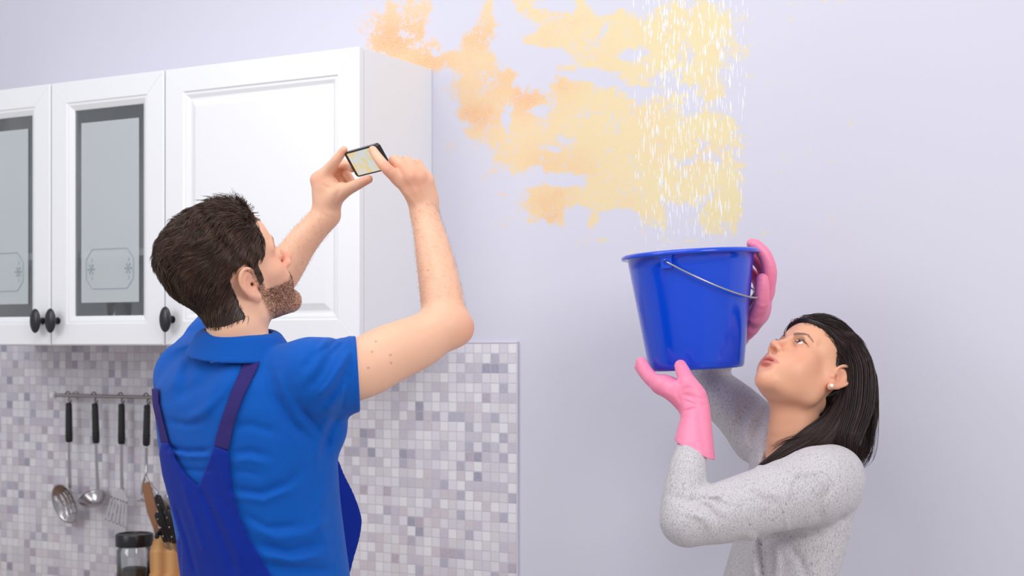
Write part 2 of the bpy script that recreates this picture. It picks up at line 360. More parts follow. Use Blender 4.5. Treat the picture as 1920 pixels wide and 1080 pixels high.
for n_, (cx, cz, lab) in enumerate(((XC-.70, CB+.016, 'white soup plate in the stack behind the glass door, topmost'), (XC-.70, CB+.016, 'white soup plate in the stack behind the glass door, middle'), (XC-.70, CB+.016, 'white soup plate in the stack behind the glass door, bottom'))):
    z = cz+.022*(2-n_)
    o = MB().lathe([(.0001, 0), (.05, 0), (.052, .006), (.085, .020), (.086, .022), (.05, .012), (.0001, .009)], 40, frame_mat((cx, -.15, z), (1, 0, 0), (0, 1, 0), (0, 0, 1))).build('plate', china, None, True)
    tag(o, lab, 'plate', 'plates behind the glass door')
o = MB().lathe([(.0001, 0), (.024, 0), (.03, .05), (.034, .10), (.0325, .10), (.028, .05), (.022, .005), (.0001, .005)], 32, frame_mat((XC-.90, -.17, CB+.016), (1, 0, 0), (0, 1, 0), (0, 0, 1))).build('drinking_glass', thin_glass('glassware', (.9, .92, .92), .10), None, True)
tag(o, 'clear drinking glass standing behind the right glass door', 'glass')
tag(MB().box((-4.15, -.58, .1), (-1.72, -.01, CT-.038), .002).build('base_cabinet', white), 'white base cabinet carrying the worktop', 'cabinet')

# ------------------------------------------------------------------ utensil rail
steel = mat('brushed_steel', srgb(178, 173, 176), .22, 1.0)
rail_z = 1.6-.1445+.0
ra = WP(104, 741, -.045); rx1 = ra[0]+.66
r_ = empty('utensil_rail', (ra[0]+.3, 0, ra[2]), 'steel utensil rail with white end cap on the mosaic wall', 'rail')
MB().tube([(ra[0], -.045, ra[2]), (rx1, -.045, ra[2])], .0052, 16).build('bar', steel, r_, 'auto')
for x in (ra[0]+.012, rx1-.012):
    MB().tube([(x+.03, -.045, ra[2]), (x+.03, -.007, ra[2])], .004, 12).lathe([(.0001, 0), (.012, 0), (.012, .004), (.0001, .005)], 20, frame_mat((x+.03, -.006, ra[2]), (1, 0, 0), (0, 0, 1), (0, -1, 0))).build('bracket', steel, r_, 'auto')
for x, sg in ((ra[0], -1), (rx1, 1)):
    MB().lathe([(.0001, 0), (.0075, 0), (.0115, .003), (.0125, .008), (.0105, .013), (.006, .016), (.0001, .0165)], 24, frame_mat((x, -.045, ra[2]), (0, 1, 0), (0, 0, 1), (sg, 0, 0))).build('end_cap', mat('white_plastic', srgb(250, 248, 252), .3), r_, 'auto')
rel(r_)
grip = mat('black_grip', srgb(22, 21, 24), .42)
def arc_pts(c, r, a0, a1, n, ax, ay): return [np.array(c)+r*(math.cos(a)*np.array(ax)+math.sin(a)*np.array(ay)) for a in np.linspace(a0, a1, n)]
def utensil(px, ytop, kind, name, label, lean=0.0):
    q = WP(px, ytop, -.045); x = q[0]; z0 = q[2]   # top of the grip
    e = empty(name, (x, -.045, z0), label, 'kitchen utensil')
    X = np.array((1., 0, 0)); Z = np.array((0, 0, 1.))
    hook = MB().tube(smooth_path([(-.014, 0, ra[2]-z0+.001), (-.011, 0, ra[2]-z0+.008), (-.003, -.0, ra[2]-z0+.0115), (.004, 0, ra[2]-z0+.006), (.004, 0, ra[2]-z0-.004), (-.001, 0, .012), (.004, 0, .004), (.009, 0, .008), (.008, 0, .013)], 5), .0017, 8)
    hook.build('hook', mat('dark_wire', srgb(96, 90, 92), .3, 1.0), e, True)
    L = .112; g = MB().tube([(0, 0, .003), (0, 0, 0), (lean*.02, 0, -.02), (lean*.09, 0, -.09), (lean*L, 0, -L+.003), (lean*L, 0, -L)], [.006, .0088, .0094, .0102, .010, .008], 16)
    for k in range(3): g.lathe([(.0098, 0), (.0112, .001), (.0112, .003), (.0098, .004)], 16, frame_mat((lean*(L-.012*k-.01), 0, -L+.010+.008*k), X, (0, 1, 0), Z), closed=False)
    g.tube([(-.003, 0, -.001), (-.0095, 0, -.002), (-.012, 0, -.005)], [.004, .003, .0015], 8)
    g.build('handle', grip, e, 'auto')
    zs = -L; ze = -.245; xs = lean*L; xe = lean*.245
    if kind != 'masher':
        MB().tube(smooth_path([(xs, 0, zs+.004), ((xs+xe)/2, 0, (zs+ze)/2), (xe, .002, ze)], 6), [.0054]*5+[.0058]*4+[.0062]*4, 12, flat=((0, 1, 0), .45)).build('shaft', steel, e, 'auto')
    if kind == 'slotted_spoon' or kind == 'ladle':
        # bowl grid: deep dish; slots left out of the grid as real openings
        if kind == 'ladle': a_, b_, dep, tilt = .044, .038, .030, math.radians(-58)
        else: a_, b_, dep, tilt = .043, .060, .018, math.radians(8)
        nr, na = 14, 48; v = []; f = []
        for i in range(nr+1):
            for j in range(na):
                r = i/nr; th = 2*math.pi*j/na; v.append((a_*r*math.cos(th), dep*(1-r*r), b_*r*math.sin(th)))
        v = np.array(v)
        for i in range(nr):
            for j in range(na):
                q4 = (i*na+j, i*na+(j+1) % na, (i+1)*na+(j+1) % na, (i+1)*na+j)
                c_ = v[list(q4)].mean(0)
                if kind == 'slotted_spoon' and abs(c_[2]) < .034 and .20 < ((c_[0]+.03)/.014) % 1 < .55 and abs(c_[0]) < .028: continue
                f.append(q4)
        ct, st_ = math.cos(tilt), math.sin(tilt)
        R_ = np.array([(1, 0, 0), (0, ct, -st_), (0, st_, ct)]); 
        if kind == 'slotted_spoon':
            c3, s3 = math.cos(-.42), math.sin(-.42); R_ = np.array([(c3, 0, s3), (0, 1, 0), (-s3, 0, c3)])@R_
        v = v@R_.T + np.array((xe+(-.012 if kind == 'ladle' else -.010), -.010, ze-(.022 if kind == 'ladle' else .046)))
        if kind == 'slotted_spoon': MB().tube([(xe, .002, ze+.004), (xe+.003, .0, ze-.008), (xe+.004, -.002, ze-.02)], [.006, .008, .010], 12, flat=((0, 1, 0), .25)).build('neck', steel, e, True)
        o = MB().add(v, f).build('bowl', steel, e, True)
        sm = o.modifiers.new('thick', 'SOLIDIFY'); sm.thickness = .0016; sm.offset = 0
    elif kind == 'turner':
        # slotted blade: bars joined at top and bottom
        mb = MB(); w0, w1, h = .031, .042, .120; tl = .30; zz = ze-.012
        mb.prism([(-.006, 0), (.006, 0), (w0, -.022), (w0*1.02, -.034), (-w0*1.02, -.034), (-w0, -.022)], .0014, frame_mat((xe, -.004, ze+.006), X, Z, (0, 1, 0)))
        for k in range(6):
            u0 = -1+k*2/5.45*1.0; u1 = u0+.17
            mb.prism([(u0*w0, -.030), (u1*w0, -.030), (u1*w1, -h+.018), (u0*w1, -h+.018)], .0014, frame_mat((xe, -.004, ze+.006), X, Z, (0, 1, 0)))
        mb.prism([(-w1, -h+.020), (w1, -h+.020), (w1*1.02, -h+.006), (w1*.86, -h), (-w1*.86, -h), (-w1*1.02, -h+.006)], .0014, frame_mat((xe, -.004, ze+.006), X, Z, (0, 1, 0)))
        o = mb.build('blade', mat('satin_steel', srgb(216, 212, 220), .4, .8), e)
        o.rotation_euler = (0, math.radians(13), 0); o.location = (.055, 0, -.006)
    elif kind == 'masher':
        w_ = MB()
        w_.tube(smooth_path([(xs, 0, zs+.003), (xs, 0, zs-.05), (xs+.003, -.004, zs-.075), (xs+.002, -.006, zs-.09)], 6), .0042, 10)
        w_.tube(smooth_path([(xs+.002, -.006, zs-.085), (xs+.020, -.008, zs-.105), (xs+.048, -.01, zs-.128), (xs+.052, -.012, zs-.15)], 6), .0032, 8)
        w_.tube(smooth_path([(xs+.002, -.006, zs-.085), (xs-.006, -.008, zs-.11), (xs-.008, -.01, zs-.135), (xs-.006, -.012, zs-.15)], 6), .0032, 8)
        w_.build('shaft', steel, e, True)
        MB().lathe([(.0001, 0), (.035, 0), (.036, .0015), (.0001, .003)], 28, frame_mat((xs+.022, -.012, zs-.152), X, (0, 1, 0), Z)).build('plate', steel, e, 'auto')
    return e
utensil(129, 757, 'slotted_spoon', 'slotted_spoon', 'steel slotted spoon with black grip, first on the rail from the left', .01)
utensil(178, 758, 'ladle', 'ladle', 'steel soup ladle with black grip, between slotted spoon and turner', .04)
utensil(228, 759, 'turner', 'turner', 'steel slotted turner with black grip, third from the left on the rail', 0)
utensil(276, 761, 'masher', 'potato_masher', 'steel masher with black grip, hanging nearest the man in blue', -.03)

# ------------------------------------------------------------------ on the worktop
jc = WP(252, 1000, -.17); jz = jc[2]
j = empty('storage_jar', (jc[0], jc[1], CT), 'clear glass storage jar with black lid and dark contents beside the knife block', 'jar')
I4 = frame_mat((jc[0], jc[1], 0), (1, 0, 0), (0, 1, 0), (0, 0, 1)); JR = .047
MB().lathe([(.0001, CT), (JR-.004, CT), (JR, CT+.006), (JR, jz-.045), (JR-.004, jz-.038), (JR-.004, jz-.02), (JR-.007, jz-.02), (JR-.007, jz-.04), (JR-.003, jz-.047), (JR-.003, CT+.008), (.0001, CT+.005)], 48, I4).build('glass_body', thin_glass('jar_glass', (.94, .95, .95), .05), j, True)
MB().lathe([(JR-.001, jz-.034), (JR+.003, jz-.033), (JR+.0035, jz-.004), (JR+.001, jz), (JR-.004, jz), (JR-.006, jz-.003), (.0001, jz-.004), (.0001, jz-.03), (JR-.001, jz-.034)], 48, I4).build('lid', mat('black_lid', srgb(18, 17, 20), .3), j, 'auto')
pj = WP(252, 1068, -.17)[2]
MB().lathe([(.0001, CT+.009), (JR-.005, CT+.009), (JR-.0045, pj), (JR*.6, pj+.006), (.0001, pj+.003)], 40, I4).build('contents', mat('coffee_beans', srgb(36, 28, 28), .6), j, True)
rel(j)
# knife block: slanted top, stepped front
wood = mat('beech_wood', srgb(200, 148, 96), .45); t = NT(wood)
wv = t.n('ShaderNodeTexWave', bands_direction='X'); wv.inputs['Scale'].default_value = 7; wv.inputs['Distortion'].default_value = 3.5; wv.inputs['Detail'].default_value = 3
mp = t.n('ShaderNodeMapping'); mp.inputs['Scale'].default_value = (1, 1, .12); t.l(t.obj(), mp.inputs[0]); t.l(mp.outputs[0], wv.inputs[0])
t.l(t.mix(wv.outputs[1], srgb(206, 156, 104), srgb(176, 122, 74)), t.b.inputs['Base Color'])
bp = WP(320, 1030, -.22)
kb = empty('knife_block', (bp[0], -.22, CT), 'beech knife block with slanted top beside the black-lidded jar', 'knife block')
fx, ty = bp[0], bp[2]
# local: front faces -Y; block leans back
bw = .041
prof = [(-.055, 0), (.065, 0), (.065+.02, ty+.075-CT), (-.012, ty+.03-CT), (-.052, ty-.0-CT), (-.048, ty-.055-CT), (-.055, ty-.056-CT)]
MB().prism([(y, z) for y, z in prof], 2*bw, frame_mat((fx-bw, -.22, CT), (0, 1, 0), (0, 0, 1), (1, 0, 0))).build('block', wood, kb)
rel(kb); kb.rotation_euler.z = math.radians(27)
kn_m = mat('black_handle', srgb(20, 19, 22), .28)
def knife(px, py, px2, py2, label, Y=-.27, w=.0115, dz=.03):
    a = WP(px, py, Y-.02); b = WP(px2, py2, Y+dz-.02)
    e = empty('kitchen_knife', b, label, 'knife', 'knives in the beech block')
    a = a-b; dr = norm(a); L = np.linalg.norm(a); sd = norm(np.cross(dr, (0, 1, 0)))
    pts = [dr*L*k for k in (0, .02, .25, .55, .85, .97, 1.0)]; off = [0, 0, .003, -.001, .002, .004, .003]
    pts = [p+sd*o_ for p, o_ in zip(pts, off)]
    MB().tube(pts, [w*.6, w*.95, w, w*.92, w*1.08, w*.9, w*.4], 16, flat=((0, 1, 0), .8)).build('handle', kn_m, e, 'auto')
    for k in (.2, .5, .8): MB().lathe([(.0001, 0), (.0028, 0), (.0024, .0012), (.0001, .0014)], 12, frame_mat(dr*L*k+np.array((0, -w*.78, 0)), (1, 0, 0), (0, 0, 1), (0, -1, 0))).build('rivet', steel, e, True)
    MB().tube([dr*.002, -dr*.09], [w*.9, w*.9], 8, flat=((0, 1, 0), .12)).build('blade', steel, e, 'auto')
    return e
knife(297, 928, 317, 1018, 'black-handled knife, longest grip, rising leftmost behind the others in the block', -.245)
knife(296, 962, 312, 1016, 'black-handled knife, short grip at the front left of the block', -.275, .009)
knife(314, 958, 329, 1018, 'black-handled knife at the front right of the block', -.27, .0105)
knife(292, 1008, 301, 994, 'black-handled small knife lying low at the left corner of the block', -.27, .008)
knife(326, 942, 338, 992, 'black-handled kitchen shears grip nearest the man in blue', -.215, .011)
# crock with wooden spatula and spoons behind the block
cp = WP(318, 1040, -.12)
ck = MB().lathe([(.0001, CT), (.05, CT), (.052, CT+.13), (.050, CT+.13), (.048, CT+.004), (.0001, CT+.004)], 40, frame_mat((cp[0], -.11, 0), (1, 0, 0), (0, 1, 0), (0, 0, 1))).build('utensil_crock', steel, None, 'auto')
tag(ck, 'steel utensil crock half hidden behind the knife block', 'container')
sp = MB(); a = WP(272, 905, -.12); b = np.array((cp[0]-.0, -.11, CT+.01)); dr = norm(b-a); L = np.linalg.norm(b-a)
sd = norm(np.cross(dr, (0, 1, 0)))
sp.prism([(-.011, 0), (.009, 0), (.015, .02), (.016, .075), (.006, .13), (.005, L-.01), (-.005, L-.01), (-.006, .13), (-.016, .08), (-.015, .02)], .006, frame_mat(a, sd, dr, np.cross(sd, dr)))
tag(sp.build('wooden_spatula', mat('dark_wood', srgb(150, 104, 74), .5)), 'brown wooden spatula leaning left out of the crock', 'spatula')
for i, (px, py, lab) in enumerate(((316, 936, 'steel serving spoon leaning left in the crock behind the knives'), (326, 928, 'steel serving spoon standing upright in the crock beside the man'))):
    a = WP(px, py, -.115); b = np.array((cp[0]+.01*i, -.11, CT+.01)); dr = norm(b-a)
    mb = MB().tube([a+dr*.03, b], .003, 8)
    mb.lathe([(math.sin(q)+1e-5, -math.cos(q)) for q in np.linspace(0, math.pi, 12)], 20, frame_mat(a+dr*.012, (.019, 0, 0), (0, .006, .006), (0, -.008, .026)))
    tag(mb.build('serving_spoon', steel, None, True), lab, 'spoon', 'spoons in the crock')
# ------------------------------------------------------------------ bucket and water
BD = 2.93
bt = V(1294, 474, BD); bb = V(1306, 692, BD)
bz = norm(bt-bb); bx = norm(RT-bz*RT.dot(bz)); by = np.cross(bz, bx); BH = np.linalg.norm(bt-bb)
RTOP = 118/F*BD; RBOT = 89/F*BD
BM = frame_mat(bb, bx, by, bz)
bucket = empty('bucket', bb, 'glossy blue plastic bucket with wire handle held up under the leak', 'bucket')
bl = mat('blue_plastic', srgb(0, 70, 214), .20, spec=.5, Subsurface_Weight=0.0, Coat_Weight=.3, Coat_Roughness=.08)
h = BH; prof = [(.0001, .006), (RBOT-.012, .006), (RBOT-.010, 0), (RBOT-.003, .001), (RBOT, .006)]
for k in np.linspace(.05, 1, 10): prof.append((RBOT+(RTOP-RBOT)*k, .006+(h-.014)*k))
prof += [(RTOP+.002, h-.008), (RTOP+.011, h-.009), (RTOP+.0125, h-.006), (RTOP+.0115, h-.002), (RTOP+.006, h+.0008), (RTOP, h), (RTOP-.0025, h-.004)]
for k in np.linspace(1, 0, 8): prof.append((RBOT-.003+(RTOP-RBOT)*k, .01+(h-.02)*k))
prof.append((.0001, .009))
MB().lathe(prof, 96, BM).build('body', bl, bucket, True)
# ears and bail
ea = math.atan2(-.88, -.47)
def bl_pt(a, r, z): return BM[:3, 3]+bx*(r*math.cos(a))+by*(r*math.sin(a))+bz*z
for a in (ea, ea+math.pi):
    er = norm(bx*math.cos(a)+by*math.sin(a)); et = np.cross(bz, er)
    c0 = bl_pt(a, RTOP-.004, h-.034)
    m = MB(); M = frame_mat(c0, et, bz, er)
    m.prism([(-.011, 0), (.011, 0), (.011, .028), (-.011, .028)], .009, M)
    m.prism([(-.014, .022), (.014, .022), (.014, .029), (-.014, .029)], .012, M)
    m.lathe([(.0045, .0085), (.0055, .0105), (.0035, .011), (.0028, .0085)], 16, frame_mat(c0+bz*.013, et, bz, er), closed=True)
    m.build('handle_bracket', bl, bucket, 'auto')
e1 = bl_pt(ea, RTOP+.006, h-.021); e2 = bl_pt(ea+math.pi, RTOP+.006, h-.021); mc = (e1+e2)/2; ax_ = (e1-e2)/2
md = norm(bx*math.cos(ea+math.pi/2)+by*math.sin(ea+math.pi/2)); dn = math.radians(31)
mvec = (md*math.cos(dn)-bz*math.sin(dn))*.152
pts = [mc+ax_*math.cos(q)+mvec*math.sin(q) for q in np.linspace(0, math.pi, 60)]
pts = [pts[0]-norm(ax_)*.010]+pts+[pts[-1]+norm(ax_)*.010]
MB().tube(pts, .0019, 10).build('bail', mat('wire_steel', srgb(190, 190, 190), .3, .9), bucket, True)
rel(bucket)
# falling water: drops of many sizes stretched as they fall, over the bucket's mouth
rng = np.random.default_rng(4)
water = mat('water_drops', (1, 1, 1), .12, spec=.9, IOR=1.33); nt_ = water.node_tree
tr_ = nt_.nodes.new('ShaderNodeBsdfTransparent'); mx_ = nt_.nodes.new('ShaderNodeMixShader'); mx_.inputs[0].default_value = .52
nt_.links.new(tr_.outputs[0], mx_.inputs[1]); nt_.links.new(nt_.nodes['Principled BSDF'].outputs[0], mx_.inputs[2]); nt_.links.new(mx_.outputs[0], nt_.nodes['Material Output'].inputs[0])
mb = MB(); prof = [(.0001, 0), (.55, .12), (1.0, .34), (.8, .62), (.35, .88), (.0001, 1)]
a6 = np.arange(6)/6*2*math.pi; allv = []; allf = []; n0 = 0
tv = np.concatenate([np.stack([r*np.cos(a6), r*np.sin(a6), np.full(6, z)], 1) for r, z in prof])
tf = np.array([(i*6+j, i*6+(j+1) % 6, (i+1)*6+(j+1) % 6, (i+1)*6+j) for i in range(5) for j in range(6)])
for i in range(700):
    r = RTOP*.93*math.sqrt(rng.random()); a = rng.random()*2*math.pi
    base = bt+bx*r*math.cos(a)*.98+np.array((0, 0, 0))+by*r*math.sin(a)
    z = rng.random()**1.25; zz = .03+.55*(1-z) if rng.random() < .8 else .0+.5*rng.random()
    big = rng.random()
    L = .008+.020*rng.random()+(.02*rng.random() if big > .9 else 0); R_ = (.0007+.0008*rng.random())*(1.7 if big > .95 else 1)
    allv.append(tv*np.array((R_, R_, L))+base+np.array((0, 0, zz))); allf.append(tf+n0); n0 += len(tv)
# a few heavy splashes
for px, py, s in ((1247,50,3.0),(1243,140,2.2),(1355,100,1.8),(1240,345,2.4),(1243,155,2.0),(1228,240,1.8),(1344,310,1.6),(1248,30,2.2),(1240,372,1.6),(1218,52,1.5),(1240,438,1.6),(1322,443,1.5),(1200,100,1.4)):
    base = V(px, py, BD); base[2] -= .012
    for q in range(4):
        allv.append(tv*np.array((.0011*s, .0011*s, .026*(.6+.5*rng.random())))+base+rng.normal(0, .0016*s, 3)*(1, 1, 2.5)); allf.append(tf+n0); n0 += len(tv)
me = bpy.data.meshes.new('falling_water'); me.from_pydata(np.concatenate(allv).tolist(), [], np.concatenate(allf).tolist())
tag(link('falling_water', me, water, None, True), 'shower of clear drops falling from the leak into the blue bucket', 'water', kind='stuff')
# ------------------------------------------------------------------ sculpting: smooth blends of rounded forms, skinned into one surface
def smin(a, b, k):
    if k <= 0: return np.minimum(a, b)
    h_ = np.maximum(k-np.abs(a-b), 0)/k; return np.minimum(a, b)-h_*h_*k*.25
def smax(a, b, k): return -smin(-a, -b, k)
f32 = np.float32
CUR = [None]     # the block being skinned: (centre, half diagonal)
def live(segs):
    if CUR[0] is None: return segs
    c, hd = CUR[0]; D = [float(np.linalg.norm(c-s_[1])) for s_ in segs]; up = min(D)+hd
    return [s_ for s_, q in zip(segs, D) if q-s_[2]-hd <= up]
def s_ell(c, r, R=None):
    c = np.array(c, f32); r = np.array(r, f32); R = None if R is None else np.array(R, f32)
    def fn(P):
        q = P-c
        if R is not None: q = q@R
        k0 = np.sqrt(((q/r)**2).sum(1))+1e-9; k1 = np.sqrt(((q/(r*r))**2).sum(1))+1e-9
        return k0*(k0-1)/k1
    return fn, c, float(max(r))
def s_cone(a, b, r1, r2, flat=None):
    """tapered limb; flat=(axis, factor) squeezes it along an axis"""
    a = np.array(a, f32); b = np.array(b, f32); ab = b-a; L2 = float(ab@ab)+1e-12
    if flat is not None: fa = np.array(norm(flat[0]), f32); fs = f32(flat[1])
    def fn(P):
        q = P-a; t = np.clip(q@ab/L2, 0, 1); e = q-t[:, None]*ab; rr = r1+(r2-r1)*t
        if flat is None: return np.sqrt((e*e).sum(1))-rr
        w_ = e@fa; d0 = np.sqrt(np.maximum((e*e).sum(1)-w_*w_+(w_/fs)**2, 1e-14)); return (d0-rr)*min(1.0, fs*1.15)
    return fn, (a+b)/2, float(np.sqrt(L2)/2+max(r1, r2))
def s_chain(pts, rad, flat=None, k=0.0):
    pts = [np.asarray(p, float) for p in pts]; rad = list(rad); k = 0
    if len(pts) > 2:
        q = smooth_path([np.append(p, r) for p, r in zip(pts, rad)], 4 if np.linalg.norm(pts[0]-pts[-1]) > .12 else 3); pts = list(q[:, :3]); rad = list(q[:, 3])
    segs = [s_cone(pts[i], pts[i+1], rad[i], rad[i+1], flat) for i in range(len(pts)-1)]
    c = np.mean(np.array(pts), 0); R = max(np.linalg.norm(np.array(p)-c)+r for p, r in zip(pts, rad))
    def fn(P):
        L_ = live(segs); d = L_[0][0](P)
        for s_ in L_[1:]: d = np.minimum(d, s_[0](P))
        return d
    return fn, c, float(R)
def s_union(items):
    c = np.mean([i[1] for i in items], 0); R = max(np.linalg.norm(i[1]-c)+i[2] for i in items)
    def fn(P):
        L_ = live(items); d = L_[0][0](P)
        for i in L_[1:]: d = np.minimum(d, i[0](P))
        return d
    return fn, c, float(R)
def s_loft(secs, right, fwd, p=2.3):
    """upright trunk: secs = [(centre, half_width, half_depth)] sorted by height"""
    secs = sorted(secs, key=lambda s_: s_[0][2]); zs = np.array([s_[0][2] for s_ in secs]); C = np.array([s_[0] for s_ in secs]); A = np.array([s_[1] for s_ in secs]); B = np.array([s_[2] for s_ in secs])
    zz = np.linspace(zs[0], zs[-1], 120)
    def pch(y):
        m = np.gradient(y, zs); i = np.clip(np.searchsorted(zs, zz)-1, 0, len(zs)-2); hh = zs[i+1]-zs[i]; t_ = (zz-zs[i])/hh
        return (2*t_**3-3*t_**2+1)*y[i]+(t_**3-2*t_**2+t_)*hh*m[i]+(-2*t_**3+3*t_**2)*y[i+1]+(t_**3-t_**2)*hh*m[i+1]
    cx, cy, aa, bb_ = pch(C[:, 0]), pch(C[:, 1]), pch(A), pch(B); right = np.array(right, f32); fwd = np.array(fwd, f32)
    def fn(P):
        z = P[:, 2]; X = P[:, 0]-np.interp(z, zz, cx); Y = P[:, 1]-np.interp(z, zz, cy); a = np.interp(z, zz, aa); b = np.interp(z, zz, bb_)
        u = np.abs(X*right[0]+Y*right[1])/a; v = np.abs(X*fwd[0]+Y*fwd[1])/b
        g = (u**p+v**p)**(1/p)+1e-9; l = np.sqrt((u*a)**2+(v*b)**2)
        d = (g-1)*np.maximum(l/g, np.minimum(a, b)*.5)*.9
        dz = np.maximum(zs[0]-z, z-zs[-1]); return smax(d, dz, .03).astype(f32)
    c = C.mean(0); return fn, c, float(np.linalg.norm([(zs[-1]-zs[0])/2+.03, A.max()+.06, B.max()]))
def s_poly(M, fn_local, c, R):
    o = np.array(M[:3, 3], f32); Rm = np.array(M[:3, :3], f32)
    def fn(P): return fn_local((P-o)@Rm)
    return fn, (Rm@np.array(c, f32)+o), R
class Field:
    def __init__(s): s.ops = []
    def add(s, prim, k=.01): s.ops.append(('a', prim, k)); return s
    def sub(s, prim, k=.005): s.ops.append(('s', prim, k)); return s
    def cut(s, fn, k=.0): s.ops.append(('c', (fn, None, None), k)); return s      # intersect with fn <= 0
    def disp(s, fn, c=None, R=None): s.ops.append(('d', (fn, c, R), 0)); return s
    def ev(s, P, c=None, hd=None):
        d = np.full(len(P), .5, f32)
        if c is None and CUR[0] is not None: c, hd = CUR[0]
        for op, (fn, pc, R), k in s.ops:
            if c is not None and pc is not None and np.linalg.norm(c-pc)-R-hd > .02+k: continue
            if op == 'a': d = smin(d, fn(P), k)
            elif op == 's': d = smax(d, -fn(P), k)
            elif op == 'c': d = smax(d, fn(P), k)
            else: d = d+fn(P)
        return d
    def as_fn(s): return lambda P: s.ev(P)
    def bounds(s):
        lo = np.min([p[1]-p[2] for o, p, k in s.ops if o == 'a'], 0); hi = np.max([p[1]+p[2] for o, p, k in s.ops if o == 'a'], 0); return lo-.01, hi+.01
def skin(field, h, lo=None, hi=None, B=20):
    """surface nets over the blocks the surface passes through"""
    l0, h0 = field.bounds()
    lo = l0 if lo is None else np.maximum(lo, l0); hi = h0 if hi is None else np.minimum(hi, h0)
    n = np.ceil((hi-lo)/h/B).astype(int)+1; cells, pos, edges = [], [], []
    g = np.arange(B+1); G = np.stack(np.meshgrid(g, g, g, indexing='ij'), -1).reshape(-1, 3).astype(f32)*h
    hd = B*h*.5*math.sqrt(3); NY, NZ = int(n[1]*B+2), int(n[2]*B+2)
    bi = np.stack(np.meshgrid(*[np.arange(k) for k in n], indexing='ij'), -1).reshape(-1, 3)
    for b in bi:
        org = lo+b*B*h; c = org+B*h*.5
        near = [1 for op, p, k in field.ops if op == 'a' and np.linalg.norm(c-p[1])-p[2] < hd+.01]
        if not near: continue
        CUR[0] = (c, hd); dc = field.ev(np.array([c], f32), c, hd)[0]
        if abs(dc) > hd*1.5+.03: continue
        D = field.ev((G+org).astype(f32), c, hd).reshape(B+1, B+1, B+1); I = D < 0
        if I.all() or not I.any(): continue
        # cells with mixed corners
        cnt = sum(I[i:B+i, j:B+j, k:B+k].astype(np.int8) for i in (0, 1) for j in (0, 1) for k in (0, 1))
        cc = np.argwhere((cnt > 0) & (cnt < 8)); acc = np.zeros((len(cc), 3)); num = np.zeros(len(cc))
        cr = [(i, j, k) for i in (0, 1) for j in (0, 1) for k in (0, 1)]
        val = {q: D[cc[:, 0]+q[0], cc[:, 1]+q[1], cc[:, 2]+q[2]] for q in cr}
        for q in cr:
            for ax in range(3):
                if q[ax]: continue
                q2 = list(q); q2[ax] = 1; q2 = tuple(q2); d0, d1 = val[q], val[q2]; x = (d0 < 0) != (d1 < 0)
                t_ = np.where(x, d0/(d0-d1+1e-20), 0); e = np.tile(np.array(q, float), (len(cc), 1)); e[:, ax] = t_
                acc += e*x[:, None]; num += x
        gc = cc+b*B; cells.append((gc[:, 0]*NY+gc[:, 1])*NZ+gc[:, 2]); pos.append(lo+(gc+acc/num[:, None])*h)
        for ax in range(3):
            sl = [slice(0, B)]*3; s2 = [slice(0, B)]*3; s2[ax] = slice(1, B+1)
            x = I[tuple(sl)] != I[tuple(s2)]; e = np.argwhere(x); edges.append((ax, e+b*B, I[tuple(sl)][x]))
    CUR[0] = None
    if not cells: raise RuntimeError('empty field')
    cells = np.concatenate(cells); pos = np.concatenate(pos); o = np.argsort(cells); cells = cells[o]; pos = pos[o]; F_ = []
    for ax, e, ins in edges:
        a1, a2 = [(1, 2), (2, 0), (0, 1)][ax]; quad = []
        ok = np.ones(len(e), bool)
        for d1, d2 in ((0, 0), (-1, 0), (-1, -1), (0, -1)):
            q = e.copy(); q[:, a1] += d1; q[:, a2] += d2; ok &= (q >= 0).all(1)
            key = (q[:, 0]*NY+q[:, 1])*NZ+q[:, 2]; i = np.clip(np.searchsorted(cells, key), 0, len(cells)-1); ok &= cells[i] == key; quad.append(i)
        quad = np.stack(quad, 1); quad[~ins] = quad[~ins][:, ::-1]; F_.append(quad[ok])
    F_ = np.concatenate(F_); return pos, F_
def mesh_of(name, pos, F_, m, parent=None, cols=None, loc=None):
    me = bpy.data.meshes.new(name); me.vertices.add(len(pos)); off = np.array(loc) if loc is not None else 0
    me.vertices.foreach_set('co', (pos-off).astype(f32).ravel()); k = F_.shape[1]
    me.loops.add(F_.size); me.loops.foreach_set('vertex_index', F_.astype(np.int32).ravel())
    me.polygons.add(len(F_)); me.polygons.foreach_set('loop_start', np.arange(0, F_.size, k, dtype=np.int32))
    me.update(calc_edges=True); me.validate()
    if cols:
        for nm, arr in cols.items():
            if arr.ndim == 1: at = me.attributes.new(nm, 'FLOAT', 'POINT'); at.data.foreach_set('value', arr.astype(f32))
            else: at = me.attributes.new(nm, 'FLOAT_COLOR', 'POINT'); at.data.foreach_set('color', np.concatenate([arr, np.ones((len(arr), 1))], 1).astype(f32).ravel())
    return link(name, me, m, parent, True, loc)
def relax(pos, F_, n=1, lam=.5):
    nv = len(pos)
    for _ in range(n):
        acc = np.zeros((nv, 3)); num = np.zeros(nv)
        for i in range(4):
            a, b = F_[:, i], F_[:, (i+1) % 4]
            for q in range(3): acc[:, q] += np.bincount(a, pos[b, q], nv)+np.bincount(b, pos[a, q], nv)
            num += np.bincount(a, minlength=nv)+np.bincount(b, minlength=nv)
        pos = pos+lam*(acc/np.maximum(num, 1)[:, None]-pos)
    return pos
def vd(r, a, z): return RT*r+AX*a+UP*z
def px_of(P):
    q = P-CAM.astype(f32); d = q@AX.astype(f32); return 960+F*(q@RT.astype(f32))/d, HORIZON-F*q[:, 2]/d, d
